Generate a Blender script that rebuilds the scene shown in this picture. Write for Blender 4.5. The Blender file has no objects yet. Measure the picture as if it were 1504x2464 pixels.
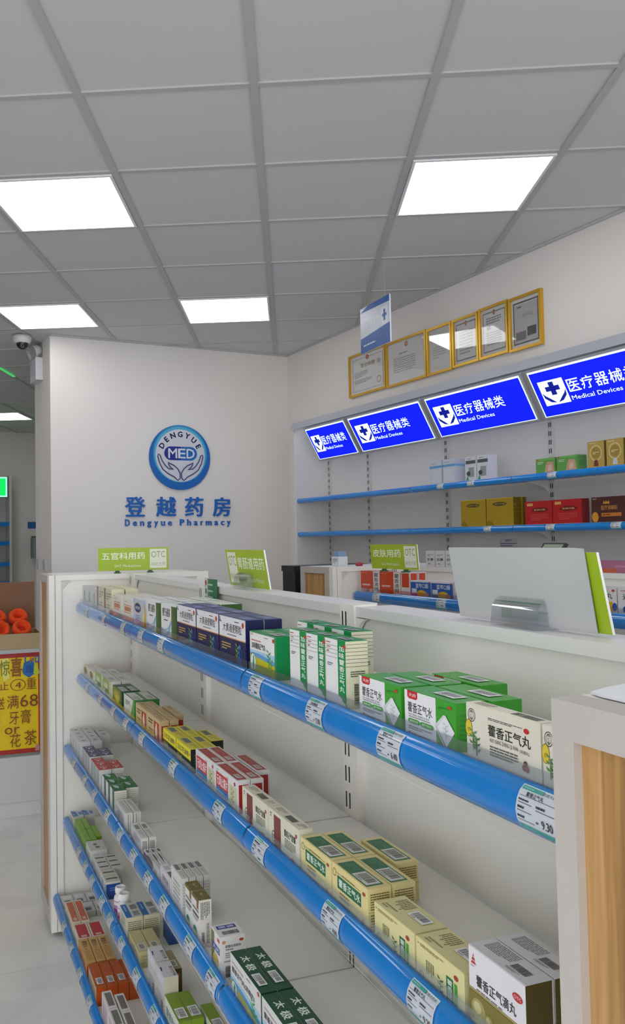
import bpy, math, random
from mathutils import Matrix, Vector
random.seed(7)
SC = bpy.context.scene
COL = SC.collection
PI = math.pi

# ------------------------------------------------------------------ camera
PITCH, ROLL, YAW = 0.0412852, -0.01702600, -0.0672325
def cam_matrix():
    cr, sr = math.cos(ROLL), math.sin(ROLL); cp, sp = math.cos(PITCH), math.sin(PITCH)
    cy, sy = math.cos(YAW), math.sin(YAW)
    Rz = Matrix(((cy, -sy, 0), (sy, cy, 0), (0, 0, 1)))
    Bm = Matrix(((1, 0, 0), (0, 0, -1), (0, 1, 0)))
    Rx = Matrix(((1, 0, 0), (0, cp, sp), (0, -sp, cp)))
    Rr = Matrix(((cr, -sr, 0), (sr, cr, 0), (0, 0, 1)))
    M = Rr @ Rx @ Bm @ Rz                      # world -> (right, down, forward)
    r, d, f = M[0], M[1], M[2]
    return Matrix(((r[0], -d[0], -f[0], 0), (r[1], -d[1], -f[1], 0), (r[2], -d[2], -f[2], 0), (0, 0, 0, 1)))
cd = bpy.data.cameras.new('camera'); cam = bpy.data.objects.new('camera', cd); COL.objects.link(cam)
cam.matrix_world = cam_matrix()
F_PX, CX, CY = 1999.198, 563.594, 1217.996
cd.sensor_fit = 'VERTICAL'; cd.sensor_height = 24.0
cd.lens = F_PX * 24.0 / 2464.0
cd.shift_x = (752.0 - CX) / 2464.0
cd.shift_y = (CY - 1232.0) / 2464.0
cd.clip_start = 0.02; cd.clip_end = 100
SC.camera = cam

# ------------------------------------------------------------------ light of the place
W = bpy.data.worlds.new('daylight'); SC.world = W; W.use_nodes = True
W.node_tree.nodes['Background'].inputs[0].default_value = (0.93, 0.96, 1.0, 1)
W.node_tree.nodes['Background'].inputs[1].default_value = 2.2
PANEL_STRENGTH = 3.2
SC.view_settings.view_transform = 'Standard'; SC.view_settings.look = 'None'
SC.view_settings.exposure = 0.41; SC.view_settings.gamma = 1.0
SC.view_settings.use_curve_mapping = False
SC.cycles.max_bounces = 10; SC.cycles.diffuse_bounces = 4; SC.cycles.transparent_max_bounces = 24
SC.cycles.glossy_bounces = 4; SC.cycles.caustics_reflective = False; SC.cycles.caustics_refractive = False
SC.cycles.use_denoising = True
SC.cycles.use_adaptive_sampling = True; SC.cycles.adaptive_threshold = 0.02

# ------------------------------------------------------------------ the two directions of the room
AG, AW = -0.41089401, -0.50543079
U = Vector((math.sin(AG), math.cos(AG), 0)); V = Vector((math.cos(AG), -math.sin(AG), 0))
WU = Vector((math.sin(AW), math.cos(AW), 0)); WV = Vector((math.cos(AW), -math.sin(AW), 0))
Z = Vector((0, 0, 1))
ROT_G = math.atan2(-U.y, -U.x)     # fronts look into the aisle (local x runs along the shelf)
ROT_W = math.atan2(-WU.y, -WU.x)
ROT_GE = math.atan2(V.y, V.x)      # fronts look along the aisle, towards the camera
ROT_WE = math.atan2(WV.y, WV.x)
def g(u, v, z): return U * u + V * v + Z * z
def w(u, v, z): return WU * u + WV * v + Z * z
FLOOR, CEIL = -1.56, 1.5226

# ------------------------------------------------------------------ materials
def lin(c): return c / 12.92 if c <= 0.04045 else ((c + 0.055) / 1.055) ** 2.4
def rgb(h):
    h = h.lstrip('#')
    if len(h) == 3: h = ''.join(c * 2 for c in h)
    return tuple(lin(int(h[i:i + 2], 16) / 255.0) for i in (0, 2, 4)) + (1,)
MATS = {}
def mat(hexc, rough=0.45, metal=0.0, coat=0.0, noise=0.0, scale=8.0, bump=0.0):
    key = (hexc, rough, metal, coat, noise, scale, bump)
    if key in MATS: return MATS[key]
    m = bpy.data.materials.new('paint_' + hexc.lstrip('#')); m.use_nodes = True
    nt = m.node_tree; b = nt.nodes['Principled BSDF']
    b.inputs['Base Color'].default_value = rgb(hexc); b.inputs['Roughness'].default_value = rough
    b.inputs['Metallic'].default_value = metal; b.inputs['Coat Weight'].default_value = coat
    if noise or bump:
        tc = nt.nodes.new('ShaderNodeTexCoord'); n = nt.nodes.new('ShaderNodeTexNoise')
        n.inputs['Scale'].default_value = scale; n.inputs['Detail'].default_value = 5
        nt.links.new(tc.outputs['Object'], n.inputs['Vector'])
        if noise:
            mx = nt.nodes.new('ShaderNodeMix'); mx.data_type = 'RGBA'
            c = rgb(hexc)
            mx.inputs[6].default_value = tuple(x * (1 - noise) for x in c[:3]) + (1,)
            mx.inputs[7].default_value = tuple(min(1, x * (1 + noise)) for x in c[:3]) + (1,)
            nt.links.new(n.outputs[0], mx.inputs[0]); nt.links.new(mx.outputs[2], b.inputs['Base Color'])
        if bump:
            bp = nt.nodes.new('ShaderNodeBump'); bp.inputs['Strength'].default_value = bump
            bp.inputs['Distance'].default_value = 0.002
            nt.links.new(n.outputs[0], bp.inputs['Height']); nt.links.new(bp.outputs[0], b.inputs['Normal'])
    MATS[key] = m; return m
def emit(hexc, strength):
    key = ('emit', hexc, strength)
    if key in MATS: return MATS[key]
    m = bpy.data.materials.new('glow_' + hexc.lstrip('#')); m.use_nodes = True
    b = m.node_tree.nodes['Principled BSDF']
    b.inputs['Base Color'].default_value = (0.02, 0.02, 0.02, 1)
    b.inputs['Specular IOR Level'].default_value = 0.0; b.inputs['Emission Color'].default_value = rgb(hexc); b.inputs['Emission Strength'].default_value = strength
    MATS[key] = m; return m
def clear(name, tint='#ffffff', refl=0.09, edge=0.45, rough=0.03):
    """thin clear plastic or glass: see-through with a mirror-like sheen that grows at grazing angles"""
    key = ('clear', name)
    if key in MATS: return MATS[key]
    m = bpy.data.materials.new(name); m.use_nodes = True; nt = m.node_tree
    for n in list(nt.nodes): nt.nodes.remove(n)
    out = nt.nodes.new('ShaderNodeOutputMaterial'); mx = nt.nodes.new('ShaderNodeMixShader')
    tr = nt.nodes.new('ShaderNodeBsdfTransparent'); gl = nt.nodes.new('ShaderNodeBsdfGlossy')
    lw = nt.nodes.new('ShaderNodeLayerWeight'); mr = nt.nodes.new('ShaderNodeMapRange')
    tr.inputs[0].default_value = rgb(tint); gl.inputs['Roughness'].default_value = rough
    gl.inputs[0].default_value = (1, 1, 1, 1)
    lw.inputs[0].default_value = 0.22
    mr.inputs[3].default_value = refl * 0.4; mr.inputs[4].default_value = edge
    nt.links.new(lw.outputs['Fresnel'], mr.inputs[0]); nt.links.new(mr.outputs[0], mx.inputs[0])
    nt.links.new(tr.outputs[0], mx.inputs[1]); nt.links.new(gl.outputs[0], mx.inputs[2])
    nt.links.new(mx.outputs[0], out.inputs[0])
    MATS[key] = m; return m
def wood(name='oak_laminate'):
    if name in MATS: return MATS[name]
    m = bpy.data.materials.new(name); m.use_nodes = True; nt = m.node_tree; b = nt.nodes['Principled BSDF']
    tc = nt.nodes.new('ShaderNodeTexCoord'); mp = nt.nodes.new('ShaderNodeMapping')
    mp.inputs['Scale'].default_value = (70, 70, 2.6)
    n = nt.nodes.new('ShaderNodeTexNoise'); n.inputs['Scale'].default_value = 1.6; n.inputs['Detail'].default_value = 7
    n.inputs['Distortion'].default_value = 0.6
    n2 = nt.nodes.new('ShaderNodeTexNoise'); n2.inputs['Scale'].default_value = 0.35; n2.inputs['Detail'].default_value = 2
    ad = nt.nodes.new('ShaderNodeMath'); ad.operation = 'ADD'
    hf = nt.nodes.new('ShaderNodeMath'); hf.operation = 'MULTIPLY'; hf.inputs[1].default_value = 0.5
    cr = nt.nodes.new('ShaderNodeValToRGB')
    e = cr.color_ramp.elements
    e[0].position = 0.36; e[0].color = rgb('#8a6238'); e[1].position = 0.62; e[1].color = rgb('#c49a66')
    k = e.new(0.5); k.color = rgb('#b08650')
    nt.links.new(tc.outputs['Object'], mp.inputs[0]); nt.links.new(mp.outputs[0], n.inputs['Vector'])
    nt.links.new(mp.outputs[0], n2.inputs['Vector'])
    nt.links.new(n.outputs[0], ad.inputs[0]); nt.links.new(n2.outputs[0], ad.inputs[1])
    nt.links.new(ad.outputs[0], hf.inputs[0]); nt.links.new(hf.outputs[0], cr.inputs[0])
    nt.links.new(cr.outputs[0], b.inputs['Base Color']); b.inputs['Roughness'].default_value = 0.4
    MATS[name] = m; return m
WALL = mat('#ece7e3', 0.7, noise=0.02, scale=3, bump=0.05)
SHELF_WHITE = mat('#efece4', 0.42, noise=0.015, scale=5)
SHELF_GREY = mat('#eae8e2', 0.45, noise=0.015, scale=5)
BLUE_STRIP = mat('#0384d8', 0.16, coat=0.4, noise=0.16, scale=14)
BLACK = mat('#141416', 0.5)
PLASTIC = clear('clear_plastic', '#fcfdff')
GUARD = clear('clear_guard', '#f2f5f8', 0.14, 0.35, 0.03)
GLASS = clear('picture_glass', '#ffffff', 0.08, 0.22, 0.02)

# ------------------------------------------------------------------ mesh builder
class B:
    def __init__(s): s.v = []; s.f = []; s.m = []; s.mats = []; s.smooth = []
    def mi(s, m):
        if m not in s.mats: s.mats.append(m)
        return s.mats.index(m)
    def face(s, pts, m, smooth=False):
        i = len(s.v); s.v.extend([tuple(p) for p in pts]); s.f.append(tuple(range(i, i + len(pts))))
        s.m.append(s.mi(m)); s.smooth.append(smooth)
    def mesh(s, vs, fs, m, smooth=False):
        i = len(s.v); s.v.extend([tuple(p) for p in vs]); k = s.mi(m)
        for f in fs: s.f.append(tuple(i + j for j in f)); s.m.append(k); s.smooth.append(smooth)
    def box(s, x0, x1, y0, y1, z0, z1, m, top=None, right=None, front=None, left=None):
        p = [(x0, y0, z0), (x1, y0, z0), (x1, y1, z0), (x0, y1, z0), (x0, y0, z1), (x1, y0, z1), (x1, y1, z1), (x0, y1, z1)]
        for q, mm in (((0, 1, 5, 4), front), ((1, 2, 6, 5), right), ((2, 3, 7, 6), None), ((3, 0, 4, 7), left), ((4, 5, 6, 7), top), ((3, 2, 1, 0), None)):
            s.mesh([p[j] for j in q], [(0, 1, 2, 3)], mm or m)
    def cyl(s, c, r, h, m, n=24, axis='z', r2=None, cap=True):
        r2 = r if r2 is None else r2
        def P(a, rr, t):
            x, y = rr * math.cos(a), rr * math.sin(a)
            if axis == 'z': return (c[0] + x, c[1] + y, c[2] + t)
            if axis == 'y': return (c[0] + x, c[1] + t, c[2] + y)
            return (c[0] + t, c[1] + x, c[2] + y)
        lo = [P(2 * PI * i / n, r, 0) for i in range(n)]; hi = [P(2 * PI * i / n, r2, h) for i in range(n)]
        s.mesh(lo + hi, [(i, (i + 1) % n, n + (i + 1) % n, n + i) for i in range(n)], m, True)
        if cap: s.face(hi, m); s.face(lo[::-1], m)
    def lathe(s, prof, m, n=28, c=(0, 0, 0)):
        vs = []
        for r, z in prof: vs += [(c[0] + r * math.cos(2 * PI * i / n), c[1] + r * math.sin(2 * PI * i / n), c[2] + z) for i in range(n)]
        fs = [(j * n + i, j * n + (i + 1) % n, (j + 1) * n + (i + 1) % n, (j + 1) * n + i) for j in range(len(prof) - 1) for i in range(n)]
        s.mesh(vs, fs, m, True)
    def sweep(s, prof, x0, x1, m, smooth=True):
        """profile of (y, z) points swept along x"""
        n = len(prof)
        vs = [(x0, a, b) for a, b in prof] + [(x1, a, b) for a, b in prof]
        s.mesh(vs, [(i, i + 1, n + i + 1, n + i) for i in range(n - 1)], m, smooth)
    def tube(s, pts, r, m, n=8):
        pts = [Vector(p) for p in pts]; rings = []
        for i, p in enumerate(pts):
            t = (pts[min(i + 1, len(pts) - 1)] - pts[max(i - 1, 0)]).normalized()
            a = t.cross(Vector((0.13, 0.37, 0.92))).normalized(); b = t.cross(a)
            rings += [p + a * r * math.cos(2 * PI * k / n) + b * r * math.sin(2 * PI * k / n) for k in range(n)]
        fs = [(j * n + k, j * n + (k + 1) % n, (j + 1) * n + (k + 1) % n, (j + 1) * n + k) for j in range(len(pts) - 1) for k in range(n)]
        s.mesh(rings, fs, m, True)
        s.face(rings[:n][::-1], m); s.face(rings[-n:], m)
    def obj(s, name, parent=None, loc=None, rot=0.0):
        me = bpy.data.meshes.new(name); me.from_pydata(s.v, [], s.f); me.update()
        for m in s.mats: me.materials.append(m)
        me.polygons.foreach_set('material_index', s.m); me.polygons.foreach_set('use_smooth', s.smooth)
        o = bpy.data.objects.new(name, me); COL.objects.link(o)
        if parent is not None: o.parent = parent
        if loc is not None: o.location = loc
        o.rotation_euler = (0, 0, rot)
        return o
def empty(name, loc, rot=0.0):
    o = bpy.data.objects.new(name, None); o.empty_display_size = 0.05; COL.objects.link(o)
    o.location = loc; o.rotation_euler = (0, 0, rot); return o
def tag(o, label, cat, group=None):
    o['label'] = label; o['category'] = cat
    if group: o['group'] = group
    return o
def struct(o): o['kind'] = 'structure'; return o
def dup(o, parent=None):
    c = o.copy(); COL.objects.link(c)
    if parent is not None: c.parent = parent
    for ch in list(o.children): dup(ch, c)
    return c

# ------------------------------------------------------------------ lettering
GLY = {}
def glyphs(s, bold=0.0):
    key = (s, bold)
    if key in GLY: return GLY[key]
    cu = bpy.data.curves.new('txt', 'FONT'); cu.body = s; cu.size = 1.0; cu.resolution_u = 2; cu.offset = 0.0
    cu.fill_mode = 'FRONT'
    o = bpy.data.objects.new('txt', cu); COL.objects.link(o)
    dg = bpy.context.evaluated_depsgraph_get(); dg.update()
    me = bpy.data.meshes.new_from_object(o.evaluated_get(dg))
    vs = [(v.co.x, v.co.y) for v in me.vertices]; fs = [tuple(p.vertices) for p in me.polygons]
    bpy.data.objects.remove(o); bpy.data.curves.remove(cu); bpy.data.meshes.remove(me)
    if not vs: vs = [(0, 0), (1, 0), (1, 1)]; fs = []
    if bold > .004:                      # heavier strokes: the same outline laid again, a touch to either side
        n = len(vs); e = bold * .8; f0 = list(fs); v0 = list(vs)
        for dx, dy in ((e, 0), (-e, 0), (0, e * .8), (0, -e * .8)):
            k = len(vs); vs += [(x + dx, y + dy) for x, y in v0]; fs += [tuple(k + j for j in f) for f in f0]
    x0 = min(p[0] for p in vs); x1 = max(p[0] for p in vs); y0 = min(p[1] for p in vs); y1 = max(p[1] for p in vs)
    vs = [((p[0] - x0) / max(1e-6, x1 - x0), (p[1] - y0) / max(1e-6, y1 - y0)) for p in vs]
    nb = len(vs) // 5 if bold > .004 else len(vs)
    vs = [(p[0], p[1], i // max(1, nb)) for i, p in enumerate(vs)]
    GLY[key] = (vs, fs, (x1 - x0) / max(1e-6, y1 - y0)); return GLY[key]

class Art:
    """prints laid on one flat face: P(x, y, lift) turns face coordinates (0..1) into a point"""
    def __init__(s, b, O, X, Y, N, step=0.00005, base=0.00015):
        s.b = b; s.O = Vector(O); s.X = Vector(X); s.Y = Vector(Y); s.N = Vector(N); s.k = 0; s.step = step; s.base = base
        s.asp = s.X.length / max(1e-6, s.Y.length)
    def P(s, x, y): return s.O + s.X * x + s.Y * y + s.N * (s.base + s.step * s.k)
    def rect(s, x0, y0, x1, y1, m): s.b.face([s.P(x0, y0), s.P(x1, y0), s.P(x1, y1), s.P(x0, y1)], m)
    def poly(s, pts, m): s.b.face([s.P(*p) for p in pts], m)
    def ell(s, cx, cy, rx, ry, m, n=28):
        s.b.face([s.P(cx + rx * math.cos(2 * PI * i / n), cy + ry * math.sin(2 * PI * i / n)) for i in range(n)], m)
    def ring(s, cx, cy, rx, ry, t, m, n=32, a0=0, a1=2 * PI):
        vs = []
        for i in range(n + 1):
            a = a0 + (a1 - a0) * i / n
            vs += [s.P(cx + rx * math.cos(a), cy + ry * math.sin(a)), s.P(cx + rx * (1 - t) * math.cos(a), cy + ry * (1 - t) * math.sin(a))]
        s.b.mesh(vs, [(2 * i, 2 * i + 2, 2 * i + 3, 2 * i + 1) for i in range(n)], m)
    def text(s, x0, y0, x1, y1, t, m, bold=0.0):
        vs, fs, a = glyphs(t, bold)
        s.b.mesh([s.P(x0 + (x1 - x0) * p[0], y0 + (y1 - y0) * p[1]) + s.N * (p[2] * 8e-6) for p in vs], fs, m)
    def rtext(s, x0, y0, x1, y1, t, m, bold=0.0):      # reads along +y (turned 90 degrees)
        vs, fs, a = glyphs(t, bold)
        s.b.mesh([s.P(x1 - (x1 - x0) * p[1], y0 + (y1 - y0) * p[0]) + s.N * (p[2] * 8e-6) for p in vs], fs, m)
    def vtext(s, x0, y0, x1, y1, t, m, bold=0.0):      # characters stacked downwards
        n = len(t); h = (y1 - y0) / n
        for i, c in enumerate(t): s.text(x0, y1 - h * (i + 0.92), x1, y1 - h * (i + 0.08), c, m, bold)
    def bars(s, x0, y0, x1, y1, m, n=22):
        r = random.Random(n * 7 + int(x0 * 100)); x = x0; st = (x1 - x0) / n
        while x < x1 - st * 0.3:
            wd = st * r.choice((0.35, 0.5, 0.8)); s.rect(x, y0, min(x + wd, x1), y1, m); x += wd + st * r.choice((0.3, 0.45, 0.6))
    def vbars(s, x0, y0, x1, y1, m, n=22):
        r = random.Random(n * 5 + int(y0 * 100)); y = y0; st = (y1 - y0) / n
        while y < y1 - st * 0.3:
            wd = st * r.choice((0.35, 0.5, 0.8)); s.rect(x0, y, x1, min(y + wd, y1), m); y += wd + st * r.choice((0.3, 0.45, 0.6))
    def lines(s, x0, y0, x1, y1, n, m, fill=0.5):
        r = random.Random(n * 13 + int((x0 + y0) * 977)); h = (y1 - y0) / n
        for i in range(n):
            y = y1 - h * (i + 1) + h * (1 - fill) / 2; x = x0
            end = x0 + (x1 - x0) * (1 if i < n - 1 else r.uniform(0.4, 0.9))
            while x < end - 1e-4:
                l = min((x1 - x0) * r.uniform(0.06, 0.2), end - x); s.rect(x, y, x + l * 0.86, y + h * fill, m); x += l
    def vlines(s, x0, y0, x1, y1, n, m, fill=0.5):
        r = random.Random(n * 11 + int((x0 + y0) * 577)); h = (x1 - x0) / n
        for i in range(n):
            x = x0 + h * i; y = y1; end = y0 + (y1 - y0) * r.uniform(0, 0.35)
            while y > end + 1e-4:
                l = min((y1 - y0) * r.uniform(0.08, 0.22), y - end); s.rect(x, y - l * 0.86, x + h * fill, y, m); y -= l
    def run(s, cmds):
        for c in cmds:
            s.k += 1; op = c[0]
            cm = lambda h: PM(h)
            if op == 'r': s.rect(*c[1:5], cm(c[5]))
            elif op == 'e': s.ell(*c[1:5], cm(c[5]))
            elif op == 'o': s.ring(*c[1:6], cm(c[6]))
            elif op == 'p': s.poly(c[1], cm(c[2]))
            elif op == 't': s.text(*c[1:6], cm(c[6]), c[7] if len(c) > 7 else 0.0)
            elif op == 'rt': s.rtext(*c[1:6], cm(c[6]), c[7] if len(c) > 7 else 0.0)
            elif op == 'v': s.vtext(*c[1:6], cm(c[6]), c[7] if len(c) > 7 else 0.0)
            elif op == 'b': s.bars(*c[1:5], cm('#222222'))
            elif op == 'vb': s.vbars(*c[1:5], cm('#222222'))
            elif op == 'l': s.lines(*c[1:5], c[5], cm(c[6]))
            elif op == 'vl': s.vlines(*c[1:5], c[5], cm(c[6]))
            elif op == 'lab':                 # a white sticker with a bar code
                s.rect(*c[1:5], cm('#e8e8e8')); s.k += 1
                x0, y0, x1, y1 = c[1:5]; s.bars(x0 + (x1 - x0) * .1, y0 + (y1 - y0) * .25, x0 + (x1 - x0) * .9, y0 + (y1 - y0) * .88, cm('#222222'))
                s.lines(x0 + (x1 - x0) * .15, y0 + (y1 - y0) * .06, x0 + (x1 - x0) * .8, y0 + (y1 - y0) * .2, 1, cm('#333333'))
            elif op == 'leaf':                # sprig of leaves: x, y, height, colour
                x, y, h, col = c[1:5]; a = s.asp
                s.rect(x - .008, y, x + .008, y + h * .9, cm(col))
                for q, sg in ((.25, 1), (.35, -1), (.55, 1), (.65, -1), (.85, 1), (.95, -1)):
                    lx = h * .34 / a
                    s.poly([(x, y + h * q), (x + sg * lx * .5, y + h * (q + .10)), (x + sg * lx, y + h * (q + .16)), (x + sg * lx * .6, y + h * (q - .02))], cm(col))
def PM(h): return mat(h, 0.38)
def EMAT(h): return h

# ------------------------------------------------------------------ cartons
def carton(d, name='medicine_box'):
    """d: w,h,d sizes; c body colour; Tc/Rc/Fc/Lc other faces; F,R,T,L prints; flap -> a lid of its own; lab -> sticker on the lid"""
    w_, h_, d_ = d['w'], d['h'], d['d']; c = d['c']
    b = B(); th = 0.0007 if d.get('flap') else 0.0
    b.box(0, w_, 0, d_, 0, h_ - th, PM(c), top=PM(d.get('Tc', c)), right=PM(d.get('Rc', c)), front=PM(d.get('Fc', c)), left=PM(d.get('Lc', d.get('Rc', c))))
    Art(b, (0, 0, 0), (w_, 0, 0), (0, 0, h_ - th), (0, -1, 0)).run(d.get('F', []))
    Art(b, (w_, 0, 0), (0, d_, 0), (0, 0, h_ - th), (1, 0, 0)).run(d.get('R', []))
    if d.get('L'): Art(b, (0, d_, 0), (0, -d_, 0), (0, 0, h_ - th), (-1, 0, 0)).run(d['L'])
    if not d.get('flap'):
        Art(b, (0, 0, h_), (w_, 0, 0), (0, d_, 0), (0, 0, 1)).run(d.get('T', []))
        return b.obj(name)
    o = b.obj(name)
    f = B(); bw = 0.0006
    # the tuck lid: a thin card with a slight crown
    n = 6; prof = [(d_ * i / n, h_ - th + 0.0004 + bw * math.sin(PI * i / n)) for i in range(n + 1)]
    f.box(0.0004, w_ - 0.0004, 0.0004, d_ - 0.0004, h_ - th, h_, PM(d.get('Tc', c)))
    Art(f, (0, 0, h_), (w_, 0, 0), (0, d_, 0), (0, 0, 1)).run(d.get('T', []))
    f.obj('lid_flap', o)
    for side, key in (('T', 'lab'),):
        if d.get(key):
            lb = B(); x0, y0, x1, y1 = d[key]
            Art(lb, (0, 0, h_ + 0.0008), (w_, 0, 0), (0, d_, 0), (0, 0, 1)).run([('lab', x0, y0, x1, y1)])
            lo = lb.obj('barcode_label', o); lo['label'] = 'white barcode label'
    return o
S_FIT = {1: 1.0060, 2: 1.0060, 3: 1.0068, 4: 1.0068, 5: 1.0072}     # boxes stand this much farther out than first measured
SHELF_NAME = {1: 'top', 2: 'second', 3: 'third', 4: 'fourth', 5: 'bottom'}
S_Z = {1: -0.243, 2: -0.535, 3: -0.82, 4: -1.105, 5: -1.40}
S_V = {1: 0.5495, 2: 0.5495, 3: 0.4955, 4: 0.4905, 5: 0.4495}
def put_group(desc, shelf, d, spots, cat='medicine box', frame='g', z=None, where=None, name='medicine_box'):
    """spots: (u of the left edge, v of the front, phrase that tells it from its neighbours)"""
    first = carton(d, name); used = False
    for sp in spots:
        u, v, phrase = sp[:3]; dz = sp[3] if len(sp) > 3 else 0.0; sx = sp[4] if len(sp) > 4 else 1.0
        o = dup(first) if used else first; used = True
        if frame == 'g' and z is None: u *= S_FIT[shelf]
        o.location = (g if frame == 'g' else w)(u, v, (S_Z[shelf] if z is None else z) + dz)
        o.rotation_euler = (0, 0, ROT_G if frame == 'g' else ROT_W)
        o.scale = (sx, 1, sp[5] if len(sp) > 5 else 1)
        pl = where or ('on the near %s shelf' % SHELF_NAME[shelf])
        tag(o, ('%s %s, %s' % (desc, pl, phrase)) if phrase else '%s %s' % (desc, pl), cat,
            '%s %s' % (desc + 's' if len(spots) > 1 else desc, pl) if len(spots) > 1 else None)

# ================================================================== THE SETTING (a rectangle in the wall's two directions)
RU0, RU1, RV0, RV1 = -4.2, 11.5, -3.6, 3.319
PU0, PU1, PV0 = 6.0, 6.54, 1.349          # the projecting wall that carries the emblem
def floor_mat():
    m = bpy.data.materials.new('grey_floor_tile'); m.use_nodes = True; nt = m.node_tree; b = nt.nodes['Principled BSDF']
    tc = nt.nodes.new('ShaderNodeTexCoord'); br = nt.nodes.new('ShaderNodeTexBrick'); mp = nt.nodes.new('ShaderNodeMapping')
    mp.inputs['Rotation'].default_value = (0, 0, -0.4109)
    br.offset = 0.0; br.inputs['Scale'].default_value = 1.0; br.inputs['Brick Width'].default_value = 0.8
    br.inputs['Row Height'].default_value = 0.8; br.inputs['Mortar Size'].default_value = 0.002
    br.inputs['Color1'].default_value = rgb('#e4e4e2'); br.inputs['Color2'].default_value = rgb('#e7e7e5'); br.inputs['Mortar'].default_value = rgb('#cfd0d0')
    n = nt.nodes.new('ShaderNodeTexNoise'); n.inputs['Scale'].default_value = 3.0; n.inputs['Detail'].default_value = 8; n.inputs['Distortion'].default_value = 1.5
    mx = nt.nodes.new('ShaderNodeMix'); mx.data_type = 'RGBA'; mx.blend_type = 'MULTIPLY'; mx.inputs[0].default_value = 1
    cr = nt.nodes.new('ShaderNodeValToRGB'); cr.color_ramp.elements[0].position = .3; cr.color_ramp.elements[0].color = (.84, .84, .85, 1)
    cr.color_ramp.elements[1].position = .7
    nt.links.new(tc.outputs['Object'], mp.inputs[0]); nt.links.new(mp.outputs[0], br.inputs['Vector']); nt.links.new(tc.outputs['Object'], n.inputs['Vector'])
    nt.links.new(n.outputs[0], cr.inputs[0]); nt.links.new(br.outputs[0], mx.inputs[6]); nt.links.new(cr.outputs[0], mx.inputs[7])
    nt.links.new(mx.outputs[2], b.inputs['Base Color']); b.inputs['Roughness'].default_value = 0.32
    return m
def wbox(b, u0, u1, v0, v1, z0, z1, m):
    p = [w(u0, v0, z0), w(u1, v0, z0), w(u1, v1, z0), w(u0, v1, z0), w(u0, v0, z1), w(u1, v0, z1), w(u1, v1, z1), w(u0, v1, z1)]
    b.mesh(p, [(0, 1, 5, 4), (1, 2, 6, 5), (2, 3, 7, 6), (3, 0, 4, 7), (4, 5, 6, 7), (3, 2, 1, 0)], m)
b = B(); wbox(b, RU0, RU1, RV0, RV1, FLOOR - .08, FLOOR, floor_mat()); struct(b.obj('floor'))
CEIL_TILE = mat('#d6d6d4', 0.8, noise=0.02, scale=2, bump=0.08)
b = B(); wbox(b, RU0, RU1, RV0, RV1, CEIL + .004, CEIL + .06, CEIL_TILE); struct(b.obj('ceiling'))
b = B(); wbox(b, RU0, RU1, RV1, RV1 + .1, FLOOR, CEIL + .06, WALL); struct(b.obj('wall_right'))
b = B(); wbox(b, RU1, RU1 + .1, RV0, RV1, FLOOR, CEIL + .06, WALL); struct(b.obj('wall_far'))
b = B(); wbox(b, .8, RU1, RV0 - .1, RV0, FLOOR, CEIL + .06, WALL); wbox(b, RU0, .8, RV0 - .1, RV0, 1.15, CEIL + .06, WALL); struct(b.obj('wall_left'))   # closed, and near the street an open shop front under a lintel
b = B(); wbox(b, PU0, PU1, PV0, RV1, FLOOR, CEIL + .004, WALL); struct(b.obj('wall_back'))
b = B(); wbox(b, RU0 - .12, RU0, RV0, RV1, 0.95, CEIL + .06, WALL); struct(b.obj('wall_front'))   # lintel over the open shop front
# ceiling grid of T-bars
GX0, GY0, TS = -1.15416052 * .6, 4.53268697 * .6, .6
BARM = mat('#bdbdbb', 0.6)
b = B()
def clip(p, d):
    t0, t1 = -1e9, 1e9
    for ax, lo, hi in ((WU, RU0, RU1), (WV, RV0, RV1)):
        a, c = p.dot(ax), d.dot(ax)
        ta, tb = (lo - a) / c, (hi - a) / c
        t0 = max(t0, min(ta, tb)); t1 = min(t1, max(ta, tb))
    return t0, t1
def bar(p, d, wd, dz=0.0):
    t0, t1 = clip(p, d)
    if t1 - t0 < .05: return
    s = d.cross(Z) * wd / 2; a, c = p + d * t0, p + d * t1
    lo, hi = Z * (CEIL - .003 - dz), Z * (CEIL + .006 + dz)
    q = [a - s + lo, a + s + lo, c + s + lo, c - s + lo, a - s + hi, a + s + hi, c + s + hi, c - s + hi]
    b.mesh(q, [(0, 3, 2, 1), (0, 1, 5, 4), (1, 2, 6, 5), (2, 3, 7, 6), (3, 0, 4, 7)], BARM)
for i in range(-16, 14): bar(Vector((GX0 + TS * i, 0, 0)), Vector((0, 1, 0)), .028)
for j in range(-16, 20): bar(Vector((0, GY0 + TS * j, 0)), Vector((1, 0, 0)), .022, -.0006)
struct(b.obj('trim_1'))
# wall angle that closes the ceiling along the walls
b = B(); AG_M = mat('#c4c4c4', .6)
wbox(b, RU0, PU0, RV1 - .018, RV1 - .0005, CEIL - .008, CEIL + .003, AG_M); wbox(b, PU0 - .018, PU0 - .0005, PV0, RV1 - .02, CEIL - .008, CEIL + .003, AG_M)
struct(b.obj('trim_2'))

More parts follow.
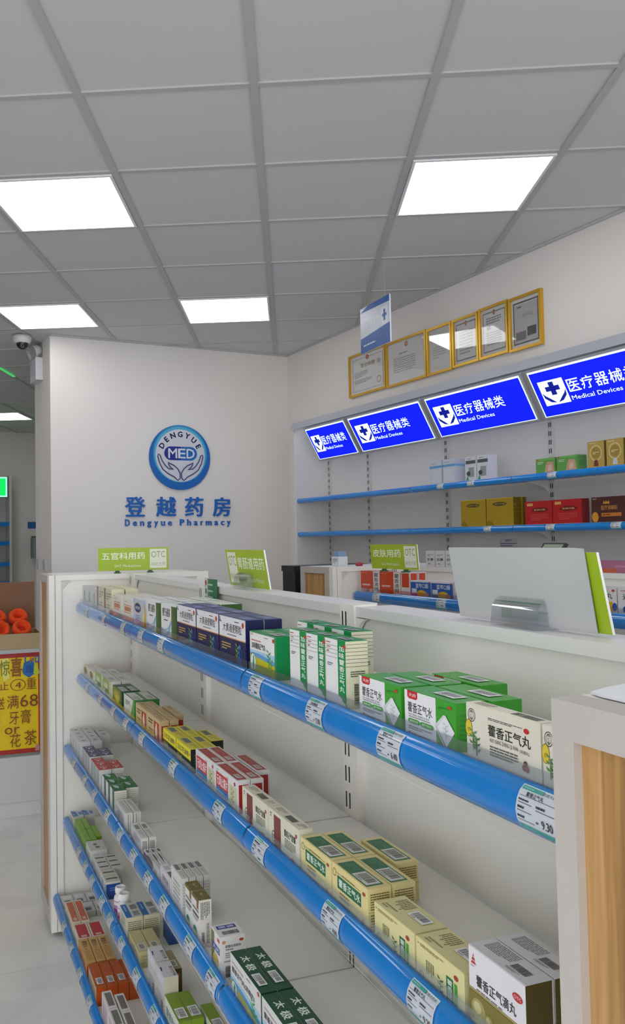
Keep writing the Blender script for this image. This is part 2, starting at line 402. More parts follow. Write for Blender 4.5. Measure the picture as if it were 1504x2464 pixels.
# ------------------------------------------------------------------ LED ceiling panels
DIFF = emit('#ffffff', PANEL_STRENGTH); FRM = mat('#f2f2f2', .4)
def led_panel(i, j, label):
    x, y = GX0 + TS * i, GY0 + TS * j
    t = empty('ceiling_light', (x + .3, y + .3, CEIL - .008))
    b = B(); r, s = .284, .272
    for x0, x1, y0, y1 in ((-r, r, -r, -s), (-r, r, s, r), (-r, -s, -s, s), (s, r, -s, s)): b.box(x0, x1, y0, y1, 0, .011, FRM)
    b.obj('frame', t)
    b = B(); b.box(-s, s, -s, s, .001, .011, DIFF); b.obj('diffuser', t)
    tag(t, label, 'ceiling light', 'square LED panels in the ceiling grid')
led_panel(2, 1, 'square white LED panel in the ceiling above the framed certificates, nearest on the right')
led_panel(-1, 1, 'big square white LED panel in the ceiling at the left edge, nearest on the left')
led_panel(0, 4, 'square white LED panel in the ceiling just before the emblem wall')
led_panel(-2, 4, 'square white LED panel in the ceiling beside the dome camera')
led_panel(-5, 11, 'square white LED panel far back on the left, past the emblem wall')
for i, j, t in ((2, -2, 'on the right'), (-1, -2, 'on the left'), (2, -5, 'on the right, second row'), (-1, -5, 'on the left, second row'),
                (-4, -2, 'at the left wall'), (-4, 1, 'at the left wall, beside the nearest panels'), (-5, 4, 'at the left wall, level with the emblem wall'), (-5, 8, 'at the left wall, before the farthest panel')):
    led_panel(i, j, 'square LED panel outside the view, %s' % t)

# ================================================================== GONDOLA SHELVING
RAIL = [(.0172, 0), (.012, -.0012), (.006, -.006), (.002, -.014), (0, -.024), (.0015, -.033), (.006, -.041), (.013, -.047)]
R_ZT = {1: -.240, 2: -.527, 3: -.803, 4: -1.090, 5: -1.385}
R_V = {1: .528, 2: .528, 3: .474, 4: .469, 5: .428}
COVER = [(a - .0035, c - .0005) for a, c in RAIL[1:]] + [(.012, -.053), (.006, -.0565)]
def gondola(label, uf, bays, vshift, rot, loc_fn, ends, levels):
    """local x runs from the far end towards the near end, y from the aisle face inwards, z from the floor"""
    V0 = .42
    t = empty('gondola_shelving', loc_fn(uf, V0 + vshift, FLOOR), rot)
    X = lambda u: uf - u
    Y = lambda v: v - V0
    Zz = lambda z: z - FLOOR
    def bx(b, u0, u1, v0, v1, z0, z1, m, **k): b.box(X(u0), X(u1), Y(v0), Y(v1), Zz(z0), Zz(z1), m, **k)
    un = bays[-1]
    b = B(); bx(b, uf - .04, un + .01, .47, 1.06, FLOOR, -1.44, SHELF_WHITE); b.obj('plinth', t)
    for k in range(len(bays) - 1):
        a, c = bays[k], bays[k + 1]
        b = B(); bx(b, a - .012, c + .012, .765, .825, -1.43, -.150, SHELF_GREY); b.obj('back_panel', t)
        b = B(); bx(b, a - .028, c + .032, .755, .838, -.150, -.131, mat('#e2e1df', .38)); b.obj('top_cap', t)
    for k, u in enumerate(bays):
        if k == 0: u0, u1 = u - .002, u - .085
        elif k == len(bays) - 1: u0, u1 = u + .05, u + .002
        else: u0, u1 = u + .027, u - .031
        b = B(); bx(b, u0, u1, .751, .80, -1.43, -.128, SHELF_WHITE)
        for z in [(-.142 - .05 * i) for i in range(26)]:
            for du in (.008, .022):
                uu = u0 - du
                b.mesh([(X(uu), Y(.7507), Zz(z)), (X(uu - .005), Y(.7507), Zz(z)), (X(uu - .005), Y(.7507), Zz(z - .030)), (X(uu), Y(.7507), Zz(z - .030))], [(0, 1, 2, 3)], BLACK)
        b.obj('upright', t)
        if k < len(bays) - 1:                      # rounded corner bracket under the cap
            b = B(); pts = [(0, 0)] + [(.045, 0)] + [(.045 - .045 * math.sin(a * PI / 16), -.06 + .06 * math.cos(a * PI / 16)) for a in range(9)]
            fr = [(X(u1) + p[0], Y(.7535), Zz(-.152) + p[1]) for p in pts]; bk = [(p[0], p[1] + .008, p[2]) for p in fr]
            b.face(fr, SHELF_WHITE); n = len(fr)
            b.mesh(fr + bk, [(i, (i + 1) % n, n + (i + 1) % n, n + i) for i in range(n)], SHELF_WHITE); b.obj('corner_bracket', t)
    for lv in levels:
        vr, zt = R_V[lv], R_ZT[lv]
        for k in range(len(bays) - 1):
            a, c = bays[k], bays[k + 1]
            b = B(); bx(b, a - .003, c + .003, vr + .024, .750, S_Z[lv] - .018, S_Z[lv] - .0003, SHELF_GREY)
            bx(b, a - .003, c + .003, vr + .024, vr + .034, S_Z[lv] - .045, S_Z[lv] - .018, SHELF_GREY)
            sh = b.obj('shelf', t)
            x0, x1 = X(a - .004), X(c + .004)
            b = B(); pr = [(Y(vr) + p, Zz(zt) + q) for p, q in RAIL]; b.sweep(pr, x0, x1, BLUE_STRIP)
            bk = [(p + .002, q) for p, q in pr]; b.sweep(bk[::-1], x0, x1, BLUE_STRIP)
            for x in (x0, x1): b.face([(x, p, q) for p, q in pr] + [(x, p, q) for p, q in bk[::-1]], BLUE_STRIP)
            r = b.obj('price_channel', sh)
            b = B(); b.sweep([(Y(vr) + p, Zz(zt) + q) for p, q in COVER], x0, x1, PLASTIC); r = b.obj('clear_cover', sh); r['label'] = 'clear plastic cover of the price channel'
            b = B(); bx(b, a - .006, c + .006, vr + .0155, vr + .0168, zt - .001, zt + .0155, GUARD); r = b.obj('clear_guard', sh); r['label'] = 'clear plastic front guard'
            for u in (a - .045, c + .045):
                b = B(); pts = [(0, 0), (.20, 0), (.20, -.075)] + [(.20 - .20 * math.sin(q * PI / 16) , -.075 + .06 * (1 - math.cos(q * PI / 16))) for q in range(1, 8)]
                f0 = [(X(u), Y(.7495 - .20) + p, Zz(S_Z[lv] - .0185) + q) for p, q in pts]; f1 = [(x + .003, y, z) for x, y, z in f0]; n = len(f0)
                b.face(f0, SHELF_WHITE); b.face(f1[::-1], SHELF_WHITE); b.mesh(f0 + f1, [(i, (i + 1) % n, n + (i + 1) % n, n + i) for i in range(n)], SHELF_WHITE)
                b.obj('shelf_bracket', sh)
    WD = wood()
    END_SHADED = mat('#bcb5ae', .42, noise=.015, scale=5)  # same white coat as the shelves, weaker light darkened into the colour
    def side(b_name, ua, ub, vf, z0, z1, fr, ft=None):
        ft = ft or fr
        """framed oak side panel of an end unit, standing on the aisle face"""
        b = B(); bx(b, ua, ua - fr, vf, vf + .03, z0, z1, END_SHADED); bx(b, ub + fr, ub, vf, vf + .03, z0, z1, END_SHADED)
        bx(b, ua - fr, ub + fr, vf, vf + .03, z1 - ft, z1, END_SHADED); bx(b, ua - fr, ub + fr, vf, vf + .03, z0, z0 + .06, END_SHADED)
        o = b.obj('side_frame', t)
        b = B(); bx(b, ua - fr, ub + fr, vf + .008, vf + .022, z0 + .06, z1 - ft, WD); q = b.obj('oak_panel', o); q['label'] = 'oak-grain panel'
    for kind, ua, ub, vf, fr in ends:
        z1 = -.130
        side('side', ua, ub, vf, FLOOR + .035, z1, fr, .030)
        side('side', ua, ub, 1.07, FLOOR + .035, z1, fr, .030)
        b = B(); bx(b, ua, ub, vf + .0305, 1.0695, z1 - .02, z1, SHELF_WHITE); b.obj('top_board', t)
        b = B(); bx(b, ua, ub, vf + .032, 1.068, FLOOR + .035, FLOOR + .12, SHELF_WHITE); b.obj('base_board', t)
        ui = ua - .001 if kind == 'near' else ub + .001
        b = B()
        if kind == 'far':
            i0 = uf + .03
            bx(b, i0, uf, vf + .003, vf + .0255, FLOOR + .02, -.129, SHELF_WHITE); bx(b, i0, uf, vf + .0275, vf + .052, FLOOR + .02, -.129, SHELF_WHITE)
            bx(b, i0, uf, 1.045, 1.097, FLOOR + .02, -.129, SHELF_WHITE)
            bx(b, i0, uf, vf + .052, 1.045, -.150, -.129, SHELF_WHITE)
            bx(b, i0, uf + .008, vf + .052, 1.045, FLOOR + .08, -.150, SHELF_WHITE)
            pts = [(0, 0), (.04, 0), (.03, -.006), (.012, -.022), (.010, -.030), (0, -.032)]
            for y0, sg in ((vf + .052, 1), (1.045, -1)):
                b.face([(X(uf) - .002, Y(y0) + sg * p, Zz(-.151) + q) for p, q in pts], mat('#d3d0c6', .5))
        else:
            bx(b, ua + .002, ua - .02, vf + .031, 1.069, FLOOR + .05, z1 - .021, SHELF_WHITE)
        b.obj('end_panel', t)
        b = B()
        for vv in (vf + .05, 1.02): b.cyl((X((ua + ub) / 2), Y(vv), 0), .02, .035, BLACK, 12)
        b.obj('levelling_foot', t)
        for i in range(4):
            zz = -.42 - .28 * i
            b = B(); bx(b, ua - .024 if kind == 'near' else ua - .004, ub + .004 if kind == 'near' else ub + .008, vf + .034, 1.066, zz - .018, zz, SHELF_GREY); b.obj('end_shelf', t)
    tag(t, label, 'gondola shelving')
    return t
gondola('long white gondola shelving with five blue-edged shelves of medicine, nearest the camera', 3.41, [3.405, 2.405, 1.46, .55], 0.0, ROT_G, g,
        [('far', 3.735, 3.441, .42, .040), ('near', .547, .30, .462, .0235)], (1, 2, 3, 4, 5))
gondola('white gondola shelving standing behind the nearest one, before the wall of blue signs', 3.235, [3.23, 2.29, 1.35, .41], 1.58, ROT_W, w,
        [('far', 3.525, 3.266, .42, .035), ('near', .40, .15, .42, .03)], (1, 2, 3, 4, 5))

# ------------------------------------------------------------------ wall shelving with light boxes
def wall_unit():
    UF, V0 = 5.36, 2.99
    t = empty('wall_shelving', w(UF, V0, FLOOR), ROT_W)
    X = lambda u: UF - u
    Y = lambda v: v - V0
    Zz = lambda z: z - FLOOR
    def bx(b, u0, u1, v0, v1, z0, z1, m): b.box(X(u0), X(u1), Y(v0), Y(v1), Zz(z0), Zz(z1), m)
    ups = [5.32, 4.805, 3.98, 3.16, 2.34, 1.52]
    WH = mat('#dcdad8', .5)
    b = B(); bx(b, 5.36, 5.335, 3.005, 3.312, FLOOR, .85, WH); b.obj('side_panel', t)
    for i in range(5):
        b = B(); bx(b, ups[i] - (.0 if i else .0), ups[i + 1], 3.296, 3.312, FLOOR, .85, WH); b.obj('back_panel', t)
    for u in ups:
        b = B(); bx(b, u + .016, u - .016, 3.280, 3.2955, FLOOR, .84, mat('#d0cecc', .5))
        for i in range(34):
            z = .60 - .05 * i * .9
            for du in (-.006, .006): b.mesh([(X(u) + du - .003, Y(3.2795), Zz(z)), (X(u) + du + .003, Y(3.2795), Zz(z)), (X(u) + du + .003, Y(3.2795), Zz(z + .024)), (X(u) + du - .003, Y(3.2795), Zz(z + .024))], [(0, 1, 2, 3)], BLACK)
        b.obj('slotted_upright', t)
    for z in (.300, .054, -.205, -.50):
        for i in range(5):
            a, c = ups[i] + (.012 if i == 0 else 0), ups[i + 1]
            b = B(); bx(b, a - .001, c + .001, 3.030, 3.279, z - .018, z - .0003, WH); sh = b.obj('shelf', t)
            b = B(); pr = [(Y(3.008) + p, Zz(z - .001) + q * .74) for p, q in RAIL]; b.sweep(pr, X(a - .002), X(c + .002), BLUE_STRIP); b.sweep([(p + .002, q) for p, q in pr][::-1], X(a - .002), X(c + .002), BLUE_STRIP)
            b.obj('price_channel', sh)
            b = B(); pts = [(0, 0), (-.17, 0)] + [(-.17 + .17 * math.sin(q * PI / 16), -.075 + .06 * math.cos(q * PI / 16)) for q in range(1, 9)]
            f0 = [(X(c + .02), Y(3.279) + p, Zz(z - .0185) + q) for p, q in pts]; f1 = [(x + .003, y, zz) for x, y, zz in f0]; n = len(f0)
            b.face(f0, WH); b.face(f1[::-1], WH); b.mesh(f0 + f1, [(k, (k + 1) % n, n + (k + 1) % n, n + k) for k in range(n)], WH); b.obj('shelf_bracket', sh)
    CAN = mat('#b9bcc6', .35, metal=.3)
    b = B(); bx(b, 5.36, 1.52, 2.985, 2.993, .806, .852, CAN); bx(b, 5.36, 1.52, 2.993, 3.312, .848, .852, CAN); b.obj('canopy', t)
    # slanted backing the light boxes sit on
    d = Vector((0, .125, -.222)).normalized(); nrm = Vector((0, d.z, -d.y))
    b = B(); p0 = Vector((0, Y(2.996), Zz(.796))); ln = .265
    q = [p0 + Vector((X(5.19), 0, 0)), p0 + Vector((X(1.52), 0, 0)), p0 + d * ln + Vector((X(1.52), 0, 0)), p0 + d * ln + Vector((X(5.19), 0, 0))]
    q2 = [p + Vector((0, .012, .006)) for p in q]
    b.mesh(q + q2, [(0, 3, 2, 1), (4, 5, 6, 7), (0, 1, 5, 4), (1, 2, 6, 5), (2, 3, 7, 6), (3, 0, 4, 7)], mat('#a9a9ad', .4)); b.obj('sign_backing', t)
    b = B(); bx(b, 5.30, 1.55, 3.06, 3.08, .838, .8475, mat('#e8e8ea', .4)); o = b.obj('led_strip', t)
    b = B(); bx(b, 5.29, 1.56, 3.063, 3.077, .836, .8378, emit('#e4e9ff', 7.0)); b.obj('diffuser', o)
    tag(t, 'white wall shelving with blue shelf edges under the row of lit blue signs', 'wall shelving')
wall_unit()
def light_box(u0, u1, label):
    Wd = u0 - u1; Hh = .240
    t = empty('light_box_sign', w(u0, 2.994, .7885), ROT_W)
    d = Vector((0, .125, -.222)).normalized()       # down the face
    N = Vector((0, d.z, -d.y))                       # out of the face, towards the room and down
    O = d * Hh + N * .012; Xv = Vector((Wd, 0, 0)); Yv = -d * Hh
    b = B(); GR = mat('#b4b6bc', .35, metal=.3); e = .010
    c = [Vector((-e, 0, 0)) - d * e, Vector((Wd + e, 0, 0)) - d * e, Vector((Wd + e, 0, 0)) + d * (Hh + e), Vector((-e, 0, 0)) + d * (Hh + e)]
    f = [p + N * .010 for p in c]; bk = [p - N * .004 for p in c]
    b.mesh(f + bk, [(3, 2, 1, 0), (4, 5, 6, 7), (0, 1, 5, 4), (1, 2, 6, 5), (2, 3, 7, 6), (3, 0, 4, 7)], GR); b.obj('frame', t)
    b = B(); A = Art(b, O, Xv, Yv, N)
    wm, bm = emit('#dffaff', 1.15), emit('#0216ff', .95)
    A.rect(0, 0, 1, 1, wm); A.k += 1; A.rect(.006 / Wd, .014, 1 - .006 / Wd, .962, bm); A.b.obj('lit_panel', t)
    b = B(); A = Art(b, O, Xv, Yv, N); A.k = 3
    s = .115 / Wd if Wd < .6 else .150 / Wd
    x0 = .05; y0, y1 = .235, .76
    A.rect(x0, y0, x0 + s, y1, wm); A.k += 1; cx = x0 + s / 2
    dk = emit('#0a1a9c', .7)
    A.rect(cx - s * .10, .44, cx + s * .10, .72, dk); A.rect(cx - s * .28, .53, cx + s * .28, .63, dk)
    for sg in (-1, 1):
        pts = [(cx + sg * s * .03, .27), (cx + sg * s * .25, .30), (cx + sg * s * .44, .40), (cx + sg * s * .47, .52), (cx + sg * s * .38, .45), (cx + sg * s * .20, .36)]
        A.poly(pts if sg > 0 else pts[::-1], dk)
    A.b.obj('hands_and_cross_mark', t)
    b = B(); A = Art(b, O, Xv, Yv, N); A.k = 3
    tx0 = x0 + s + .015; tx1 = .79 if Wd > .6 else .90
    cw = (tx1 - tx0) / 5
    for i, ch in enumerate('医疗器械类'): A.text(tx0 + cw * (i + .04), .43, tx0 + cw * (i + .94), .69, ch, wm, .012)
    A.text(tx0, .26, tx0 + (tx1 - tx0) * .72, .35, 'Medical Devices', wm, .008); A.b.obj('lettering', t)
    tag(t, label, 'light box sign', 'lit blue signs over the wall shelving')
light_box(5.150, 4.652, 'narrow lit blue sign with a white cross, leftmost over the wall shelves')
light_box(4.595, 3.852, 'wide lit blue sign with white lettering, second from the emblem wall')
light_box(3.795, 3.065, 'wide lit blue sign with white lettering, below the two rightmost certificates')
light_box(3.010, 2.270, 'lit blue sign cut off by the right edge of the photo')

# ================================================================== EMBLEM AND LETTERING ON THE WALL
def logo():
    t = empty('wall_emblem', w(PU0 - .001, 2.35, .65), ROT_WE)      # local x to the right on the wall, y into the wall
    NB, LB = '#0a66b8', '#2c9bd0'
    b = B(); b.cyl((0, -.016, 0), .252, .016, mat(NB, .4), 64, 'y'); b.obj('disc', t)
    b = B(); A = Art(b, (-.252, -.016, -.252), (.504, 0, 0), (0, 0, .504), (0, -1, 0), .0006, .0006)
    A.ell(.5, .555, .442, .442, mat(LB, .4), 56); A.k += 1
    A.ell(.5, .545, .425, .425, mat('#59b4dc', .4), 56); A.k += 1; A.ell(.5, .528, .403, .403, mat('#d6d9e2', .5), 56); b.obj('white_face', t)
    b = B(); A = Art(b, (-.252, -.016, -.252), (.504, 0, 0), (0, 0, .504), (0, -1, 0), .0006, .0006); A.k = 5
    dk, md = mat('#33416f', .45), mat('#1e2f9c', .45)
    for i, ch in enumerate('DENGYUE'):
        vs, fs, asp = glyphs(ch, .05); a = math.radians(152 - i * 20.6); h = .088; wd = h * asp if ch != 'E' else h * asp
        ca, sa = math.cos(a), math.sin(a); R = .296
        b.mesh([A.P(.5 + ca * (R + p[1] * h) + sa * (p[0] - .5) * wd, .515 + sa * (R + p[1] * h) - ca * (p[0] - .5) * wd) for p in vs], fs, dk)
    def pill(x0, x1, y0, y1, m, half):
        r = (y1 - y0) / 2; cyy = (y0 + y1) / 2; pts = []
        if half == 'l':
            pts = [(x1, y0), (x1, y1)] + [(x0 + r + r * math.cos(a), cyy + r * math.sin(a)) for a in [PI / 2 + PI * k / 14 for k in range(15)]]
        else:
            pts = [(x0, y1), (x0, y0)] + [(x1 - r + r * math.cos(a), cyy + r * math.sin(a)) for a in [-PI / 2 + PI * k / 14 for k in range(15)]]
        A.poly(pts, m)
    pill(.235, .505, .455, .665, mat('#1a2a8c', .4), 'l'); pill(.505, .775, .455, .665, mat('#1767b8', .4), 'r'); A.k += 1
    A.text(.30, .485, .445, .635, 'M', mat('#dfe3ec', .5), .02)
    A.text(.46, .485, .585, .635, 'E', mat('#dfe3ec', .5), .02); A.text(.60, .485, .735, .635, 'D', mat('#dfe3ec', .5), .02)
    b.obj('monogram', t)
    b = B(); A.b = b
    H = [(.02, .155), (.012, .25), (.055, .32), (.115, .365), (.19, .405), (.215, .425), (.195, .43), (.165, .38), (.11, .335), (.19, .32), (.245, .36), (.30, .45), (.33, .52), (.365, .54), (.375, .51), (.345, .42), (.30, .34), (.23, .265), (.13, .205), (.045, .145)]
    H = [(.012, .18), (.012, .26), (.05, .325), (.11, .375), (.17, .40), (.205, .42), (.20, .39), (.17, .35), (.12, .315), (.20, .325), (.25, .37), (.30, .44), (.335, .53), (.365, .545), (.372, .51), (.345, .41), (.29, .31), (.21, .25), (.11, .20), (.05, .145), (.012, .18)]
    for sg in (-1, 1):
        pts = [Vector(A.P(.5 + sg * x, y)) + Vector((0, -.001, 0)) for x, y in H]
        b.tube(pts, .0042, mat('#3a4379', .45), 6)
    b.obj('open_hands', t)
    tag(t, 'round blue and white wall emblem with open hands and a pill', 'wall emblem')
logo()
def letters(word, x0, x1, z0, z1, cells, label, bold, m, dep=.014):
    t = empty('wall_lettering', w(PU0 - .001, x0, z0), ROT_WE)
    for ch, a, c, lo, hi in cells:
        vs, fs, asp = glyphs(ch, bold); b = B()
        fr = [((a - x0) + (c - a) * p[0], -dep, (lo - z0) + (hi - lo) * p[1]) for p in vs]
        fr = [(p[0], p[1] - q[2] * 2e-5, p[2]) for p, q in zip(fr, vs)]
        b.mesh(fr, fs, m)
        # side walls round the outline
        ed = {}
        for f in fs:
            for i in range(len(f)):
                e = (f[i], f[(i + 1) % len(f)]); k = (min(e), max(e)); ed.setdefault(k, []).append(e)
        for k, l in ed.items():
            if len(l) == 1:
                i, j = l[0]; p, q = fr[i], fr[j]
                b.face([p, (p[0], 0, p[2]), (q[0], 0, q[2]), q], m)
        b.obj('letter', t)
    tag(t, label, 'wall lettering')
LM = mat('#0f66bd', .4)
xs = [(1.903, 2.062), (2.150, 2.312), (2.388, 2.540), (2.622, 2.775)]
letters('登越药房', 1.903, 2.775, .192, .344, [(c, a, e, .192, .344) for c, (a, e) in zip('登越药房', xs)], 'four raised blue Chinese characters on the wall below the round emblem', .022, LM)
def latin():
    # letter widths follow the drawn widths of the row 'Dengyue Pharmacy'
    word = 'Dengyue Pharmacy'; ad = {'D': .66, 'e': .56, 'n': .56, 'g': .56, 'y': .52, 'u': .56, 'P': .62, 'h': .56, 'a': .54, 'r': .36, 'm': .86, 'c': .50, ' ': .30}
    gap = .42; tot = sum(ad[c] for c in word) + gap * (len(word) - 1); k = (2.773 - 1.901) / tot; x = 1.901; out = []
    base, xh, cap, desc = .122, .157, .172, .108
    for c in word:
        if c != ' ':
            lo, hi = (desc, xh) if c in 'gy' else (base, cap) if c in 'DPh' else (base, xh)
            out.append((c, x, x + ad[c] * k, lo, hi))
        x += (ad[c] + gap) * k
    return out
letters('', 1.901, 2.773, .108, .172, latin(), 'small raised blue Latin lettering on the wall, beneath the Chinese characters', .022, LM, .010)

# ------------------------------------------------------------------ framed certificates
GOLD = mat('#e3b23c', .3, metal=.55)
def certificate(u0, u1, z0, z1, label, art, tilt=0):
    Wd, Hh = u0 - u1, z1 - z0
    t = empty('framed_certificate', w(u0, RV1 - .0225, z0), ROT_W)
    b = B(); f = .014
    for x0, x1, a, c in ((0, Wd, 0, f), (0, Wd, Hh - f, Hh), (0, f, f, Hh - f), (Wd - f, Wd, f, Hh - f)): b.box(x0, x1, 0, .022, a, c, GOLD)
    b.obj('gold_frame', t)
    b = B(); b.box(f, Wd - f, .014, .016, f, Hh - f, mat('#e0deda', .6)); Art(b, (f, .014, f), (Wd - 2 * f, 0, 0), (0, 0, Hh - 2 * f), (0, -1, 0), .0003, .0003).run(art); b.obj('paper', t)
    b = B(); b.box(f - .001, Wd - f + .001, .006, .008, f - .001, Hh - f + .001, GLASS); b.obj('glass', t)
    tag(t, label, 'framed certificate', 'gold-framed certificates on the right wall')
def bord(c='#7e827f', t=.012): return [('r', .06, .07, .94, .07 + t, c), ('r', .06, .90, .94, .90 + t, c), ('r', .06, .07, .06 + t, .9, c), ('r', .94 - t, .07, .94, .9, c)]
EMB = [('e', .5, .90, .045, .06, '#b4442e'), ('e', .5, .895, .02, .03, '#d8953c')]
certificate(5.050, 4.600, 1.012, 1.312, 'gold-framed certificate with a red seal, leftmost in the row, lowest part of the sloping row', bord() + EMB + [('t', .3, .66, .72, .77, '营业执照', '#8c7f52', .01), ('l', .12, .42, .5, .58, 4, '#9b9a96'), ('l', .12, .26, .62, .38, 3, '#9b9a96'), ('o', .82, .24, .06, .09, .25, '#b98a80'), ('r', .78, .66, .86, .77, '#b0afac')])
certificate(4.594, 4.166, 1.006, 1.306, 'wide gold-framed certificate, second from the left, with a red and gold emblem on top', EMB + [('l', .15, .25, .75, .62, 7, '#a4a5a3'), ('l', .3, .67, .7, .74, 1, '#8f908f')])
certificate(4.160, 3.924, 1.006, 1.299, 'narrow gold-framed certificate with a nearly blank page, third from the left', [('l', .15, .3, .8, .6, 5, '#b2b2b2')])
certificate(3.918, 3.692, 1.010, 1.297, 'narrow gold-framed certificate with a grey border, third from the right', bord('#6d716f', .03) + EMB + [('l', .2, .2, .8, .75, 8, '#9fa09e')])
certificate(3.686, 3.455, 1.010, 1.303, 'narrow gold-framed certificate with a small blue square, second from the right', bord('#7d8280', .03) + EMB + [('r', .22, .55, .36, .63, '#56708c'), ('l', .2, .66, .8, .82, 3, '#8c8e8c'), ('l', .2, .2, .8, .5, 6, '#9fa09e')])
certificate(3.448, 3.212, 1.002, 1.297, 'gold-framed certificate with a printed photograph at its foot, rightmost in the row', bord('#5d605e', .035) + [('r', .1, .1, .9, .88, '#b9b4b6'), ('t', .38, .6, .75, .67, '许可证', '#5c5a60'), ('l', .2, .8, .4, .85, 1, '#4d4b50'), ('r', .15, .15, .5, .32, '#6f6e6a'), ('r', .55, .2, .85, .38, '#4a4b46')])

# ------------------------------------------------------------------ hanging department sign
def hanging():
    t = empty('hanging_sign', g(4.032, 2.2, 1.012), ROT_G)
    Wd, Hh = .314, .248
    b = B(); b.box(0, Wd, 0, .008, 0, Hh, mat('#d4dbe6', .25)); 
    A = Art(b, (0, 0, 0), (Wd, 0, 0), (0, 0, Hh), (0, -1, 0)); A.run([('p', [(0, 0), (1, 0), (1, .42), (0, .32)], '#0f58a8'), ('p', [(0, .90), (.28, 1), (1, 1), (1, .86)][::1], '#0f58a8'), ('l', .1, .12, .8, .18, 1, '#d9e4f2'),
        ('r', .72, .42, .94, .80, '#e8edf4'), ('r', .80, .5, .86, .74, '#2d5fae'), ('r', .76, .59, .90, .65, '#2d5fae'), ('t', .08, .48, .66, .68, '医疗器械区', '#f4f8ff', .012)])
    b.obj('sign_board', t)
    b = B()
    for x in (.05, Wd - .05): b.tube([(x, .004, Hh), (x, .004, CEIL - 1.012 - .003)], .0006, mat('#b8b8b8', .5), 6)
    b.obj('hanging_wire', t)
    tag(t, 'small blue and white sign hanging from the ceiling before the leftmost certificates', 'hanging sign')
hanging()

# ------------------------------------------------------------------ category signs in clear clips
GREEN = '#a3bd27'
def feet(t, Wd):
    for x in (.08, Wd - .08):
        b = B(); b.box(x - .012, x + .012, -.012, .014, 0, .004, mat('#2f5a34', .4)); b.box(x - .008, x + .008, -.004, .008, .004, .010, mat('#2f5a34', .4)); b.obj('foot', t)
def clip_holder(t, cx, y0, ln=.10, back=1):
    b = B(); b.box(cx - ln / 2, cx + ln / 2, y0 - .028, y0 + .022, 0, .003, PLASTIC)
    pts = [(y0 - .004, .003), (y0 - .0055, .02), (y0 - .0065, .036)] + [(y0 - .0065 - .006 * math.sin(a), .036 + .006 * (1 - math.cos(a)) * .6) for a in (.6, 1.2, 1.8, 2.4)] + [(y0 - .020, .030), (y0 - .024, .004)]
    b.sweep(pts, cx - ln / 2, cx + ln / 2, PLASTIC); b.sweep([(p - .002, q) for p, q in pts][::-1], cx - ln / 2, cx + ln / 2, PLASTIC)
    b.sweep([(y0 + .004, .003), (y0 + .004, .030)], cx - ln / 2, cx + ln / 2, PLASTIC)
    o = b.obj('clear_clip', t); o['label'] = 'clear acrylic clip base'; return o
def board(loc, rot, art, label, lean=.014, Wd=.30, Hh=.105, edge='#e8e8e4', backart=None, z0=.004, clip=True):
    t = empty('category_sign', loc, rot)
    b = B(); p = [(0, 0, z0), (Wd, 0, z0), (Wd, -lean, Hh), (0, -lean, Hh)]; q = [(x, y + .004, z) for x, y, z in p]
    n = Vector((0, -(Hh - z0), -lean)).normalized()
    b.mesh(p + q, [(0, 1, 2, 3), (5, 4, 7, 6), (1, 5, 6, 2), (4, 0, 3, 7), (3, 2, 6, 7), (4, 5, 1, 0)], mat(edge, .35))
    A = Art(b, p[0], (Wd, 0, 0), Vector(p[3]) - Vector(p[0]), n); A.run([('r', .0, .0, 1, 1, GREEN)] + art)
    A2 = Art(b, q[1], (-Wd, 0, 0), Vector(q[3]) - Vector(q[0]), -n); A2.run([('r', .0, .0, 1, 1, GREEN)] + (backart or art))
    b.obj('sign_board', t)
    if clip: clip_holder(t, Wd / 2, -.003)
    else: feet(t, Wd)
    tag(t, label, 'category sign', 'green category signs standing on the shelving')
    return t
def otc(x0, x1, title, sub, left=False):
    bx = (.04, .27) if left else (.73, .97)
    tx = (.31, .96) if left else (.05, .66)
    return [('r', bx[0], .08, bx[1], .93, '#e9ead8'), ('t', bx[0] + .02, .55, bx[1] - .02, .83, 'OTC', '#8b9a4a', .004), ('t', bx[0] + .015, .18, bx[1] - .015, .34, '非处方药', '#98a468'),
            ('t', tx[0], .48, tx[1], .80, title, '#f3f6e4', .014), ('t', tx[0] + .18, .15, tx[1] - .06, .26, sub, '#eef2d8')]
board(g(3.425, .625, -.1278), ROT_GE, otc(0, 1, '五官科用药', 'ENT Medications'), 'lime green sign facing the camera on the gondola\'s far end, below the wall lettering', .0, z0=.0105, clip=False)
board(g(2.262, .795, -.1305), ROT_G, otc(0, 1, '胃肠道用药', 'Gastrointestinal Medications', True), 'green sign in a clear clip on the nearest gondola\'s top, right of the far-end sign', .016, edge='#eeeeee')
board(w(2.785, 1.58 + .33, -.1305), ROT_W, otc(0, 1, '皮肤用药', 'Skin Medications'), 'lime green sign on top of the gondola behind, above the orange boxes', .008, z0=.0105, clip=False)
